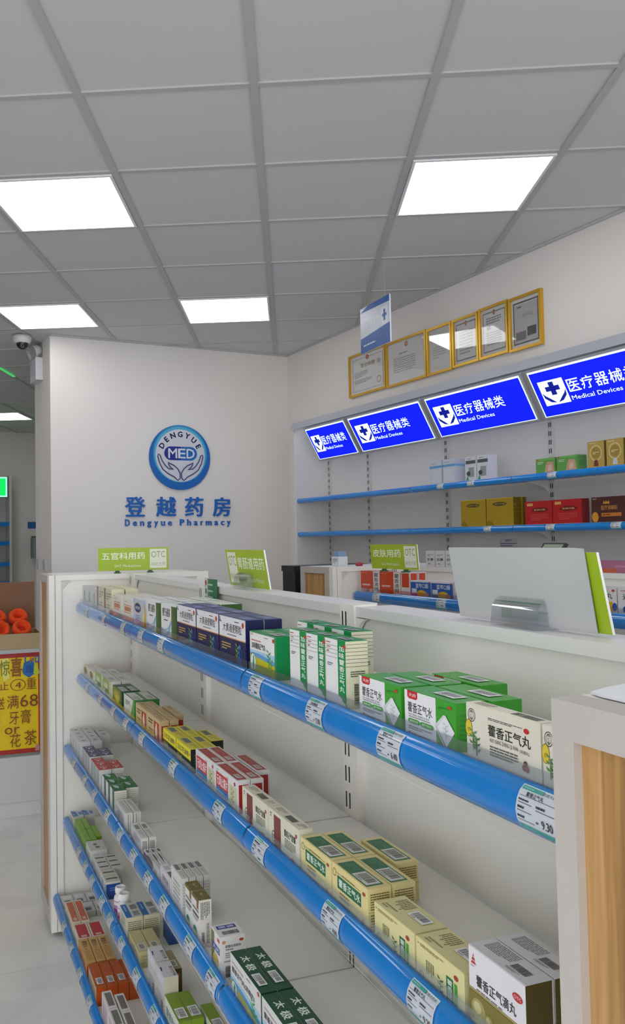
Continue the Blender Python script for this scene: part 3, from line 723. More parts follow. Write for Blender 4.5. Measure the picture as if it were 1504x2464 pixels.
def near_sign():
    t = board(g(1.140, .797, -.1305), ROT_G, [], 'large green sign seen from behind with a white sheet over it, near right', .022, .313, .108)
    b = B(); nx, nz = 14, 8; Wd, Hh = .299, .1105; vs = []
    for i in range(nx + 1):
        for j in range(nz + 1):
            x = -.006 + Wd * i / nx + .004 * (j / nz); zz = .0032 + Hh * j / nz * (1.0 if i < nx else .99)
            y = -.0025 - .022 * (j / nz) - .0035 * math.sin(PI * i / nx) * (j / nz) - .006 * (1 - j / nz) * math.sin(PI * i / nx) * .3
            if i == nx: y -= .002
            vs.append((x, y, zz))
    fs = [(i * (nz + 1) + j, (i + 1) * (nz + 1) + j, (i + 1) * (nz + 1) + j + 1, i * (nz + 1) + j + 1) for i in range(nx) for j in range(nz)]
    b.mesh(vs, fs, mat('#c2c2c4', .6), True)
    b.mesh([(x, y + .0006, z) for x, y, z in vs], [f[::-1] for f in fs], mat('#c2c2c4', .6), True)
    o = b.obj('paper_sheet', t); o['label'] = 'plain white paper sheet'
near_sign()
def talker():
    t = empty('shelf_talker', g(2.36, .7485, -.176), ROT_G)
    b = B(); b.box(0, .028, -.0015, 0, 0, .068, mat('#d8dad6', .4)); Art(b, (0, -.0015, 0), (.028, 0, 0), (0, 0, .068), (0, -1, 0)).run([('e', .45, .78, .3, .12, '#b0352c'), ('e', .5, .42, .32, .13, '#3f8f63'), ('l', .15, .6, .8, .66, 1, '#777777'), ('l', .15, .12, .8, .22, 2, '#888888')])
    b.obj('white_strip', t)
    b = B(); n = 8; pts = [(.028 + .088 * i / n, -.0015 - .005 * math.sin(PI * i / n)) for i in range(n + 1)]
    vs = [(x, y, 0) for x, y in pts] + [(x, y, .066) for x, y in pts]; fs = [(i, i + 1, n + 2 + i, n + 1 + i) for i in range(n)]
    b.mesh(vs, fs, mat('#3c7a52', .45), True); b.mesh([(x, y + .0012, z) for x, y, z in vs], [f[::-1] for f in fs], mat('#3c7a52', .45), True)
    for k in range(3):
        z = .052 - .018 * k; b.mesh([(.050, -.0072, z), (.095, -.0072, z), (.095, -.0072, z - .005), (.050, -.0072, z - .005)], [(3, 2, 1, 0)], mat('#a8cbb2', .5))
    b.obj('curved_flag', t)
    tag(t, 'small green and white flag card on the upright, left of the tall green sign', 'shelf talker')
talker()
def tray():
    b = B(); nx, ny = 12, 12; m = mat('#e6e8ec', .4); vs = []
    for i in range(nx + 1):
        for j in range(ny + 1):
            a, c = i / nx, j / ny
            x, y = .24 * a, .30 * c
            if i == 0 and j == 0: x, y = .004, .004
            vs.append((x, y, .0025 + .011 * math.sin(PI * min(1, c * 1.1)) * (.25 + .75 * math.sin(PI * min(1, .12 + a)))))
    fs = [(i * (ny + 1) + j, (i + 1) * (ny + 1) + j, (i + 1) * (ny + 1) + j + 1, i * (ny + 1) + j + 1) for i in range(nx) for j in range(ny)]
    b.mesh(vs, fs, m, True); b.mesh([(x, y, z - .0018) for x, y, z in vs], [f[::-1] for f in fs], m, True)
    rim = [i * (ny + 1) for i in range(nx + 1)] + [nx * (ny + 1) + j for j in range(1, ny + 1)] + [i * (ny + 1) + ny for i in range(nx - 1, -1, -1)] + [j for j in range(ny - 1, 0, -1)]
    for k in range(len(rim)):
        p, q = vs[rim[k]], vs[rim[(k + 1) % len(rim)]]
        b.face([(p[0], p[1], p[2] - .0018), (q[0], q[1], q[2] - .0018), q, p], m)
    tag(b.obj('paper_folder', None, g(.5465, .494, -.1295), ROT_G), 'curling white folder lying on the near end unit above the oak panel', 'folder')
tray()

# ------------------------------------------------------------------ promotion stand at the left
ORD = ['first', 'second', 'third', 'fourth', 'fifth', 'sixth', 'seventh', 'eighth', 'ninth', 'tenth']
def stand():
    t = empty('display_stand', g(4.97, -.40, FLOOR + .0005), ROT_GE)       # front looks along the aisle to the camera
    Wd = 1.10
    b = B(); b.box(0, Wd, -.0, .55, .082, .338, mat('#d2d3d4', .5)); b.obj('base_cabinet', t)
    b = B(); b.box(0.01, Wd - .01, .006, .54, 0, .080, mat('#d8d8d6', .5)); b.obj('kickboard', t)
    b = B(); b.box(.02, Wd - .02, .02, .53, .338, .93, mat('#8e9390', .6)); b.obj('body', t)
    b = B(); b.box(.0, Wd, .0, .55, .93, .953, mat('#b9bab8', .5)); b.obj('worktop', t)
    tag(t, 'white display stand at the left edge carrying a yellow poster and a carton', 'display stand')
    p = empty('poster', g(4.984, -.30, -1.205), ROT_GE)
    b = B(); pw, ph = .865, .575; b.box(0, pw, 0, .003, 0, ph, mat('#f0cf06', .45))
    A = Art(b, (0, 0, 0), (pw, 0, 0), (0, 0, ph), (0, -1, 0), .0004)
    fx = lambda v: (v + .30) / pw
    fz = lambda z: (z + 1.205) / ph
    RD, BR = '#b02a20', '#8a4a1c'
    A.run([('r', 0, 0, 1, .045, RD), ('r', .985, 0, 1, 1, RD), ('r', 0, .955, 1, 1, RD), ('r', 0, .0, .015, 1, RD)])
    A.run([('p', [(fx(.33), fz(-.66)), (fx(.36), fz(-.79)), (fx(.39), fz(-.77)), (fx(.385), fz(-.655))], '#f1ea78'), ('p', [(fx(.462), fz(-.74)), (fx(.47), fz(-.755)), (fx(.50), fz(-.775)), (fx(.53), fz(-.755)), (fx(.53), fz(-.66)), (fx(.47), fz(-.69))], '#2a6fb4'),
           ('p', [(fx(.535), fz(-.66)), (fx(.525), fz(-.75)), (fx(.545), fz(-.765)), (fx(.56), fz(-.75))], '#c9cf3a'),
           ('t', fx(.335), fz(-.755), fx(.392), fz(-.665), '惊', '#8c8a1c', .02), ('t', fx(.395), fz(-.765), fx(.462), fz(-.655), '喜', '#9a5a16', .03), ('t', fx(.478), fz(-.745), fx(.526), fz(-.70), '连', '#1c4f96', .02),
           ('t', fx(.475), fz(-.69), fx(.50), fz(-.65), 'L', '#2a6fb4', .03), ('t', fx(.505), fz(-.69), fx(.53), fz(-.655), 'N', '#c08a20', .03), ('t', fx(.535), fz(-.69), fx(.56), fz(-.65), 'D', '#2a6fb4', .03),
           ('t', fx(.333), fz(-.835), fx(.385), fz(-.79), '止', BR), ('o', fx(.437), fz(-.812), .050, .058, .10, BR), ('t', fx(.42), fz(-.83), fx(.455), fz(-.795), '4', BR), ('t', fx(.485), fz(-.84), fx(.54), fz(-.775), '重', BR),
           ('t', fx(.31), fz(-.945), fx(.362), fz(-.875), '送', BR), ('t', fx(.375), fz(-.945), fx(.44), fz(-.87), '满', BR), ('t', fx(.448), fz(-.94), fx(.549), fz(-.87), '68', BR),
           ('t', fx(.386), fz(-1.035), fx(.44), fz(-.965), '牙', BR), ('t', fx(.45), fz(-1.035), fx(.508), fz(-.955), '膏', BR), ('t', fx(.36), fz(-1.09), fx(.445), fz(-1.05), 'or', BR),
           ('t', fx(.39), fz(-1.165), fx(.45), fz(-1.09), '花', BR), ('t', fx(.47), fz(-1.16), fx(.54), fz(-1.075), '茶', BR), ('t', fx(.30), fz(-1.04), fx(.335), fz(-.95), '3', BR),
           ('p', [(fx(.53), fz(-1.195)), (fx(.555), fz(-1.195)), (fx(.555), fz(-1.165)), (fx(.535), fz(-1.16))], '#c98a8a')])
    b.obj('sheet', p)
    tag(p, 'yellow handwritten poster with a red border on the front of the display stand', 'poster')
    c = empty('cardboard_carton', g(4.968, -.36, -.6055), ROT_GE)
    TAN, BRN = mat('#b39b78', .8, noise=.04, scale=20), mat('#86624a', .8, noise=.04, scale=20)
    b = B(); b.box(0, .93, 0, .005, 0, .088, TAN); b.box(0, .005, .005, .32, 0, .088, TAN); b.box(.925, .93, .005, .32, 0, .088, TAN); b.box(.0, .93, .32, .325, 0, .088, TAN); b.box(.005, .925, .005, .32, 0, .004, TAN); b.obj('tray', c)
    b = B(); b.mesh([(0, .325, .085), (.93, .325, .085), (.93, .345, .372), (0, .345, .372), (0, .331, .085), (.93, .331, .085), (.93, .351, .372), (0, .351, .372)], [(0, 1, 2, 3), (5, 4, 7, 6), (1, 5, 6, 2), (4, 0, 3, 7), (3, 2, 6, 7)], BRN); o = b.obj('open_lid', c); o['label'] = 'raised brown cardboard lid'
    tag(c, 'open cardboard carton with a brown raised lid, holding orange rolls, at the left', 'carton')
    OR = mat('#e2480f', .9, noise=.2, scale=60, bump=.8); IN = mat('#c23608', .9, noise=.25, scale=60, bump=.8)
    r = random.Random(3)
    k = 0
    names = ['%s from the left in the %s row' % (n, q) for q in ('front', 'back') for n in ORD[:7]]
    for row, (yy, zz, cnt, off) in enumerate(((.080, .092, 7, .082), (.192, .150, 7, .072))):
        for i in range(cnt):
            x = off + .124 * i; R, rr = .0545, .034; b = B()
            prof = [(rr, -.030), (R * .8, -.036), (R, -.022), (R * 1.03, .0), (R, .022), (R * .82, .036), (rr * 1.05, .031), (rr * .72, .012), (rr * .66, -.005)]
            n = 26; vs = []
            for pr, pz in prof:
                for q in range(n):
                    j = 1 + .055 * r.uniform(-1, 1); a = 2 * PI * q / n; vs.append((pr * j * math.cos(a), pr * j * math.sin(a), pz + .003 * r.uniform(-1, 1)))
            b.mesh(vs, [(p * n + q, p * n + (q + 1) % n, (p + 1) * n + (q + 1) % n, (p + 1) * n + q) for p in range(len(prof) - 1) for q in range(n)], OR, True)
            b.face([vs[(len(prof) - 1) * n + q] for q in range(n)], IN)
            o = b.obj('towel_roll', None, g(4.968, -.36, -.6055) + Vector((0, 0, zz + .012)))
            o.location += V * x + U * yy
            o.rotation_euler = (math.radians(48 + r.uniform(-14, 12)), math.radians(r.uniform(-10, 10)), ROT_GE + r.uniform(-.3, .3))
            tag(o, 'fuzzy orange rolled towel in the cardboard carton, %s' % names[k], 'towel roll', 'orange rolls in the cardboard carton'); k += 1
stand()

# ------------------------------------------------------------------ security and electrical fittings at the left
def dome():
    t = empty('dome_camera', Vector((-1.93, 5.90, CEIL - .0035)))
    b = B(); b.lathe([(.0005, 0), (.066, 0), (.068, -.014), (.066, -.034), (.057, -.052), (.045, -.060), (.044, -.056)], mat('#dcdddc', .4), 36); b.obj('housing', t)
    c = Vector((.004, -.008, -.058)); R = .043
    b = B(); b.lathe([(max(.0005, R * math.sin(PI * i / 14)), R * math.cos(PI * i / 14)) for i in range(15)], mat('#191b1b', .12), 28, tuple(c)); o = b.obj('black_eye', t); o['label'] = 'black camera eye'
    b = B(); n = Vector((.25, -.75, -.6)).normalized(); a = n.cross(Z).normalized(); e = n.cross(a)
    for r0, off, col in ((.017, R * .96, '#3a3d3c'), (.010, R * .975, '#a9adab')):
        q = [c + n * off + a * r0 * math.cos(2 * PI * k / 18) + e * r0 * math.sin(2 * PI * k / 18) for k in range(18)]
        b.face(q, mat(col, .3)); q2 = [p - n * .02 for p in q]; b.mesh(q + q2, [(k, (k + 1) % 18, 18 + (k + 1) % 18, 18 + k) for k in range(18)], mat(col, .3))
    b.obj('lens', o)
    tag(t, 'white dome security camera with a black eye on the ceiling, far left', 'security camera')
dome()
def emergency():
    t = empty('emergency_light', w(6.335, PV0 - .0015, 1.235), ROT_W + PI * 0)
    t.rotation_euler = (0, 0, ROT_W)
    m = mat('#d5d6da', .35)
    b = B(); b.box(-.10, .10, -.055, 0, 0, .17, m); b.obj('battery_box', t)
    for sx, k in ((-.07, 0), (.07, 1)):
        b = B(); b.tube([(sx * .7, -.028, .17), (sx, -.035, .195)], .012, m, 10)
        c = Vector((sx, -.045, .225)); d = Vector((.25 * (1 if sx > 0 else -1), -.8, -.35)).normalized()
        a = d.cross(Z).normalized(); e = d.cross(a); rings = []
        for rr, tt in ((.022, -.04), (.040, -.02), (.048, .02), (.048, .032)):
            rings += [c + d * tt + a * rr * math.cos(2 * PI * q / 20) + e * rr * math.sin(2 * PI * q / 20) for q in range(20)]
        b.mesh(rings, [(p * 20 + q, p * 20 + (q + 1) % 20, (p + 1) * 20 + (q + 1) % 20, (p + 1) * 20 + q) for p in range(3) for q in range(20)], m, True)
        b.face(rings[:20], m); o = b.obj('lamp_head', t)
        b = B(); b.face([c + d * .030 + a * .045 * math.cos(2 * PI * q / 20) + e * .045 * math.sin(2 * PI * q / 20) for q in range(20)], mat('#9fa6a6', .1, coat=.5)); b.obj('lens', o)
    tag(t, 'white twin-head emergency light high on the narrow side of the emblem wall', 'emergency light')
emergency()
for u, nm in ((6.435, 'the far one of the pair'), (6.215, 'the near one of the pair')):
    t = empty('light_switch', w(u, PV0 - .001, -.200), ROT_W)
    b = B(); b.box(-.043, .043, -.008, 0, 0, .086, mat('#cfd2da', .4)); b.obj('plate', t)
    b = B(); b.mesh([(-.03, -.0085, .012), (.03, -.0085, .012), (.03, -.013, .074), (-.03, -.013, .074), (-.03, -.008, .012), (.03, -.008, .012), (.03, -.008, .074), (-.03, -.008, .074)], [(0, 1, 2, 3), (3, 2, 6, 7), (1, 5, 6, 2), (4, 0, 3, 7)], mat('#b9bdc6', .4)); b.obj('rocker', t)
    tag(t, 'white wall switch on the emblem wall\'s narrow side, %s' % nm, 'light switch', 'switches by the emblem wall corner')
# far wall: shelving with a green sign, a card and a holder
def far_unit():
    UF = RU1 - .36
    t = empty('wall_shelving', w(UF, .60, FLOOR), ROT_WE)
    Wd = 1.385; m = mat('#cdd0cd', .5)
    b = B(); b.box(0, Wd, .30, .315, 0, 2.45, m); b.obj('back_panel', t)
    for x in (0, Wd - .03):
        b = B(); b.box(x, x + .03, 0, .30, 0, 2.47, m); b.obj('side_panel', t)
    for z in (.293, .04, -.23, -.482, -.76, -1.05):
        b = B(); b.box(.031, Wd - .031, .02, .299, z - FLOOR - .05, z - FLOOR - .03, m); s = b.obj('shelf', t)
        b = B(); b.box(.031, Wd - .031, .005, .0195, z - FLOOR - .055, z - FLOOR, BLUE_STRIP); b.obj('price_channel', s)
    tag(t, 'white wall shelving with blue shelf edges against the far wall, under a green sign', 'wall shelving')
    s = empty('light_box_sign', w(UF - .012, .66, .622), ROT_WE)
    b = B(); b.box(0, 1.265, 0, .010, 0, .262, mat('#b4b6bc', .35)); b.obj('frame', s)
    b = B(); A = Art(b, (0, 0, 0), (1.265, 0, 0), (0, 0, .262), (0, -1, 0), .001); A.rect(.0, 0, 1, 1, emit('#9effd8', 1.0)); A.k += 1; A.rect(.012, .07, .985, .93, emit('#0ed65a', 1.0)); b.obj('lit_panel', s)
    tag(s, 'lit green sign above the far shelving at the left edge', 'light box sign')
far_unit()
b = B(); b.box(0, .16, 0, .006, 0, .09, mat('#1e6aae', .5)); tag(b.obj('wall_card', None, w(RU1 - .008, 2.262, .212), ROT_WE), 'small blue card on the far wall beside the emblem wall\'s edge', 'card')
t = empty('extinguisher_holder', w(RU1 - .075, 2.34, -.195), ROT_WE)
b = B(); b.cyl((0, 0, 0), .055, .28, mat('#7f9290', .35), 24); b.obj('tube', t)
b = B(); b.cyl((0, 0, .2805), .045, .02, mat('#4a5654', .4), 24); b.obj('cap', t)
tag(t, 'grey-green upright holder on the far wall beneath the small blue card', 'holder')
t = B(); t.box(-.012, .012, -.20, .20, -.006, 0, emit('#58d878', .6)); tag(t.obj('light_strip', None, Vector((-2.47, 7.12, CEIL - .004))), 'thin green light strip on the ceiling past the dome camera', 'light strip')
# black cabinet end beside the second gondola
t = empty('black_cabinet', w(3.63, 2.03, FLOOR + .0005), ROT_W)
b = B(); b.box(-.13, .0, 0, .42, 0, 1.40, mat('#1d1f24', .4)); b.obj('body', t)
b = B(); b.box(-.132, .0, -.006, .426, 1.40, 1.428, mat('#26282c', .3)); b.obj('top', t)
tag(t, 'slim black cabinet beside the oak end panel of the gondola behind', 'cabinet')

# ================================================================== MEDICINE BOXES ON THE NEAREST GONDOLA
GREYTX = '#8d8f8f'
def rows(u0s, v0, d, names, nrow=1, gap=.002, extra=()):
    """front row boxes at u0s, repeated backwards; names tell the columns apart"""
    rn = ['front row', 'second row', 'third row', 'fourth row']
    out = []
    for r in range(nrow):
        for u, n in zip(u0s, names):
            ph = '%s%s' % (n + ', ' if n else '', rn[r]) if nrow > 1 or extra else n
            out.append((u, v0 + r * (d + gap), ph))
    return out + list(extra)
LMR = ('left', 'middle', 'right')
# ---- top shelf
v1 = S_V[1]
d = dict(w=.102, h=.073, d=.05, c='#c6c9cd', F=[('e', .5, .52, .17, .25, '#7c8a5c'), ('e', .5, .52, .11, .17, '#a9b28e'), ('l', .2, .1, .8, .2, 1, '#9da0a2')], T=[('l', .2, .3, .8, .6, 2, '#b0b2b4')])
put_group('white carton with an olive oval', 1, d, rows([3.342, 3.237, 3.132], v1, .05, ('leftmost', 'middle', 'rightmost of three'), 1))
d = dict(w=.134, h=.085, d=.043, c='#dcd6b4', Fc='#d0cdb8', F=[('r', 0, 0, .2, 1, '#84665a'), ('l', .3, .55, .9, .85, 3, '#9a9a7c'), ('l', .3, .2, .8, .4, 2, '#a5a58c')], R=[('l', .2, .3, .8, .7, 3, '#c8c2a0')])
put_group('cream carton with a brown stripe', 1, d, rows([3.022, 2.884], v1, .043, ('left', 'right'), 2, .004))
d = dict(w=.145, h=.070, d=.055, c='#dcd9d0', F=[('l', .15, .35, .85, .75, 5, '#c08468'), ('r', .2, .45, .8, .65, '#cf9a7d'), ('t', .24, .46, .76, .64, '感冒灵', '#b5603c', .01), ('l', .2, .82, .8, .9, 1, '#b5b0a8')], T=[('l', .1, .4, .9, .6, 1, '#c9c6c0')])
put_group('white carton with orange print', 1, d, rows([2.738, 2.578], v1, .055, ('left', 'right'), 2, .003))
d = dict(w=.160, h=.077, d=.055, c='#d7dadf', Fc='#b9c3d8', F=[('e', .36, .68, .27, .20, '#c5a23c'), ('e', .36, .68, .24, .17, '#1d3473'), ('t', .18, .62, .54, .74, '维生素', '#dfe4ee', .01), ('p', [(.66, .0), (.98, 0), (.98, .5), (.86, .95), (.80, .6)], '#c9ab33'), ('p', [(.70, .0), (.82, 0), (.90, .5), (.84, .8)], '#e4d68a'), ('l', .2, .2, .55, .42, 3, '#8492b2')])
put_group('pale blue carton with a navy oval', 1, d, rows([2.428], v1, .055, ('',), 2, .003))
d = dict(w=.148, h=.084, d=.055, c='#e1e2e0', Rc='#3e6a2c', F=[('r', .68, 0, 1, .97, '#4a6a38'), ('r', .84, 0, 1, .97, '#38562a'), ('p', [(.0, .06), (.22, .02), (.5, .08), (.66, .42), (.66, .55), (.45, .28), (.2, .2), (0, .28)], '#7fb2d8'), ('p', [(.02, .14), (.2, .09), (.42, .16), (.55, .28), (.36, .22), (.15, .17)], '#d8e6f0'), ('t', .10, .62, .60, .88, '便乃通茶', '#2c2f33', .008), ('l', .2, .48, .55, .55, 1, '#5d6063')], T=[('l', .1, .3, .85, .7, 2, '#c6c9c6'), ('r', 0, .93, 1, 1, '#3e7a4a')])
put_group('white tea carton with a blue wave', 1, d, rows([2.257, 2.103], v1, .055, ('left', 'right'), 3, .003))
NV = '#14184c'
d = dict(w=.155, h=.091, d=.036, c=NV, Tc='#1e2b6a', flap=1, F=[('r', .0, .55, 1, 1, '#dfdfe2'), ('r', 0, .535, 1, .555, '#c98a4c'), ('t', .15, .67, .86, .86, '大黄通便颗粒', '#202126', .012), ('l', .32, .59, .72, .645, 1, '#77787c'), ('l', .6, .90, .84, .94, 1, '#4a4b50'), ('p', [(.02, .86), (.02, .97), (.04, .97), (.05, .9), (.10, .86)], '#2a2c40'), ('e', .91, .885, .038, .062, '#c2402c'),
    ('l', .10, .26, .46, .44, 3, '#b49a52'), ('l', .10, .10, .40, .18, 2, '#5f6391'), ('leaf', .70, .05, .38, '#6fa63c'), ('o', .80, .26, .07, .14, .22, '#2c63b8'), ('p', [(.74, .04), (.86, .04), (.82, .2), (.79, .38), (.77, .2)], '#2457a8'), ('e', .80, .42, .025, .04, '#3a7ad0')],
    T=[('l', .1, .25, .5, .7, 3, '#4c5aa0'), ('r', .62, .2, .9, .75, '#5f6cae')], R=[('l', .2, .2, .8, .8, 6, '#2a2f72')])
put_group('navy and white granule carton', 1, d, rows([1.949, 1.789, 1.629], v1, .036, LMR, 2, .003))
GR1 = '#0c8a47'
SKY = [('r', .0, .0, 1, .55, '#5d9ccb'), ('p', [(0, .48), (.35, .50), (1, .40), (1, .55), (0, .55)], '#a5c9e0'), ('p', [(0, 0), (1, 0), (1, .30), (.6, .36), (0, .42)], '#c3b81f'), ('p', [(0, 0), (1, 0), (1, .18), (.4, .22), (0, .20)], '#9aa51c'), ('e', .13, .25, .12, .24, '#dfe7dd'), ('o', .13, .25, .12, .24, .12, '#5f7f72'), ('p', [(.10, .02), (.16, .02), (.17, .40), (.13, .44)], '#3e8a63'), ('leaf', .74, .22, .40, '#3f8f3a'), ('leaf', .82, .1, .36, '#5fa743')]
d = dict(w=.126, h=.075, d=.042, c=GR1, Fc='#e6e6e4', flap=1, lab=(.62, .15, .92, .6), F=[('r', 0, 0, .04, 1, '#e6e6e4')] + SKY + [('r', .96, 0, 1, 1, GR1), ('r', 0, .985, 1, 1, GR1), ('t', .08, .60, .62, .75, '加味藿香正气丸', '#35393a', .02), ('l', .08, .78, .72, .82, 1, '#b8554a'), ('l', .58, .90, .88, .93, 1, '#6a6d6d'), ('e', .92, .90, .035, .05, '#c2402c'), ('t', .04, .92, .14, .97, '太极', '#b8433a')], T=[('t', .1, .35, .24, .75, '太', '#d7e4c8', .02), ('t', .28, .35, .42, .75, '极', '#d7e4c8', .02)])
put_group('green carton picturing a green field', 1, d, rows([1.452], v1, .042, ('',), 2, .003))
WH = '#e4e4e4'
d = dict(w=.065, h=.096, d=.036, c=GR1, Fc=WH, Rc='#ded8bd', Lc=GR1, flap=1, lab=(.35, .2, .85, .55),
    F=[('r', .62, .0, 1, 1, GR1), ('p', [(.62, -.0), (1, 0), (.95, .06), (.84, .08), (.78, .13), (.68, .15), (.62, .17)], WH), ('l', .04, .93, .40, .96, 1, '#b8554a'), ('r', .0, .90, .62, .905, '#77797a'), ('r', .0, .84, .62, .845, '#77797a'), ('r', .0, .78, .62, .785, '#77797a'), ('r', .0, .72, .62, .725, '#77797a'), ('l', .08, .86, .30, .89, 1, '#a8443a'), ('l', .08, .79, .25, .83, 1, '#b35a50'), ('l', .10, .58, .38, .64, 2, '#6b6d6e'),
       ('v', .70, .22, .95, .93, '加味藿香正气丸', '#eef3ec', .012), ('e', .97, .92, .07, .028, '#c2402c')],
    R=[('r', 0, .95 - .055 * i, 1, .952 - .055 * i + .004, '#55564e') for i in range(7)] + [('l', .2, .46, .85, .56, 3, '#5d5d55'), ('vb', .35 - .0, .04, .55, .36)], T=[('r', .3, .1, .9, .6, '#3f8fc0')] if 0 else [('l', .1, .65, .9, .9, 2, '#2c9c62')])
put_group('slim white and green pill carton', 1, d, rows([1.266, 1.199, 1.132], v1, .036, LMR, 1, .003, [(1.321, v1 + .039, 'left, second row', 0, 1, 1.065), (1.254, v1 + .039, 'middle, second row', 0, 1, 1.065), (1.187, v1 + .039, 'right, second row', 0, 1, 1.065)]))
HG = '#3f9d31'
d = dict(w=.109, h=.055, d=.041, c=HG, Rc='#3c9a2c', flap=1, lab=(.40, .30, .80, .78),
    F=[('r', 0, 0, .63, 1, '#e6e6e8'), ('p', [(.06, 1), (.06, .86), (.09, .82), (.24, .82), (.27, .86), (.27, 1)], '#c22730'), ('t', .09, .87, .24, .95, '天府', '#f0dada', .01), ('t', .07, .52, .56, .75, '藿香正气水', '#26282c', .012), ('t', .08, .44, .5, .50, 'HUO XIANG ZHENG QI SHUI', '#4f5257'), ('r', .08, .415, .52, .43, '#5d6166'),
       ('e', .12, .33, .05, .055, '#4f9c4a'), ('r', .11, .275, .27, .385, '#4f9c4a'), ('e', .27, .33, .05, .055, '#4f9c4a'), ('e', .37, .33, .05, .055, '#4f9c4a'), ('r', .36, .275, .54, .385, '#4f9c4a'), ('e', .54, .33, .05, .055, '#4f9c4a'), ('t', .11, .30, .28, .36, '解表化湿', '#e3efe0'), ('t', .36, .30, .54, .36, '理气和中', '#e3efe0'), ('l', .08, .14, .56, .23, 2, '#7b7e83'), ('e', .10, .06, .02, .03, '#7a2a5a'), ('l', .14, .03, .6, .08, 1, '#5d6166'),
       ('l', .68, .80, .88, .86, 2, '#2f7d3c'), ('e', .90, .885, .035, .035, '#c2402c'), ('p', [(.61, .42), (.785, .70), (.83, .70), (.655, .40), (.80, .06), (.78, .03)], '#cfd0d2'), ('p', [(.66, .40), (.82, .70), (.985, .40), (.83, .04)], '#e2e3e4'), ('leaf', .825, .20, .32, '#b9bdbd')],
    R=[('l', .12, .2, .9, .8, 6, '#348a2a')])
put_group('green carton with a white diamond', 1, d, rows([1.027, .910], v1, .041, ('left', 'right'), 1) and
    [(1.027, v1, 'left, front row'), (.910, v1, 'right, front row'), (1.018, v1 + .0435, 'left, second row'), (.903, v1 + .0435, 'right, second row'), (.992, v1 + .093, 'back row')])
d = dict(w=.120, h=.061, d=.017, c='#ddd8c8', flap=1, F=[('o', .08, .80, .055, .12, .12, '#3a3a38'), ('o', .08, .80, .035, .08, .12, '#5a5a56'), ('v', .065, .71, .095, .89, '同仁堂', '#33332f'), ('l', .32, .80, .78, .85, 2, '#5a5852'), ('e', .83, .81, .035, .045, '#c22730'), ('t', .32, .53, .88, .73, '藿香正气丸', '#1f1f1d', .012), ('t', .34, .42, .72, .50, 'HUO XIANG ZHENG QI WAN', '#43423d'), ('t', .74, .41, .86, .48, '(浓缩丸)', '#43423d'), ('l', .34, .19, .72, .38, 4, '#5d5b54'),
    ('e', -.02 + .06, .56, .05, .16, '#d8c23e'), ('o', .04, .56, .05, .16, .10, '#8c7a26'), ('r', .02, .5, .05, .56, '#b59a28'), ('leaf', .10, .18, .36, '#5f8a4a'), ('leaf', .15, .10, .34, '#3f6b38'), ('e', .795, .20, .026, .055, '#7a4a36'), ('e', .83, .19, .026, .055, '#8c5a42'), ('e', .813, .27, .024, .05, '#6a3c2c')],
    T=[('l', .08, .15, .32, .85, 3, '#8a877c'), ('b', .6, .15, .93, .8)], R=[('l', .2, .2, .8, .8, 4, '#cfc8a8')])
put_group('cream pill carton with black brush lettering', 1, d, [(.782, v1, 'whole one'), (.660, v1, 'beside the oak panel', 0, .9)])
# ---- second shelf
v2 = S_V[2]
d = dict(w=.124, h=.051, d=.045, c='#d8d4c8', Fc='#d6cfa2', F=[('e', .4, .68, .3, .26, '#7a7148'), ('p', [(.1, 0), (.8, 0), (.7, .5), (.4, .35), (.2, .5)], '#c9c3d0'), ('r', .0, 0, 1, .08, '#8a6a7c')], T=[('l', .2, .3, .8, .6, 2, '#b8b6b0')])
put_group('pale yellow carton with a brown oval', 2, d, rows([3.338, 3.210], v2, .045, ('left', 'right'), 1))
d = dict(w=.142, h=.066, d=.034, c='#d9dad4', Fc='#8ba35a', F=[('r', .0, .0, .45, .40, '#ccd2c4'), ('r', .1, .5, .6, .75, '#c3cfa8'), ('r', .78, .0, 1, 1, '#b9c98c'), ('p', [(.15, .05), (.6, .05), (.7, .5), (.3, .45)], '#6d7a4c')], T=[('r', .3, .2, .75, .75, '#c2c5c0'), ('l', .35, .3, .7, .6, 2, '#8d908c')])
put_group('pale green and white carton', 2, d, rows([3.068, 2.922], v2, .034, ('left', 'right'), 2))
d = dict(w=.145, h=.061, d=.029, c='#1d4a2c', Fc='#6f7a24', F=[('e', .45, .6, .35, .25, '#a49a3c'), ('e', .5, .45, .2, .2, '#c9b848'), ('p', [(0, 0), (.8, 0), (.4, .3), (0, .35)], '#8f9a2c'), ('r', .88, 0, 1, 1, '#1d4a2c')], T=[('r', .35, .15, .9, .8, '#b9bdb4'), ('l', .5, .25, .8, .7, 2, '#4f544c')])
put_group('dark green carton with an olive picture', 2, d, rows([2.752], v2, .029, ('',), 2))
d = dict(w=.150, h=.064, d=.037, c='#2c7d35', Fc='#d6d8d4', F=[('p', [(.55, 0), (1, 0), (1, 1), (.88, 1)], '#4f9a3a'), ('p', [(.85, 0), (1, 0), (1, .95)], '#2c7d35'), ('p', [(.1, .12), (.35, .05), (.7, .6), (.62, .7)], '#c4ccb4'), ('l', .15, .55, .6, .8, 3, '#666a66')], T=[('r', .06, .1, .9, .85, '#cfd2cc'), ('l', .5, .25, .85, .7, 3, '#5d615c')])
put_group('white and green carton with a diagonal split', 2, d, rows([2.576], v2, .037, ('',), 2))
TN = '#c2a878'
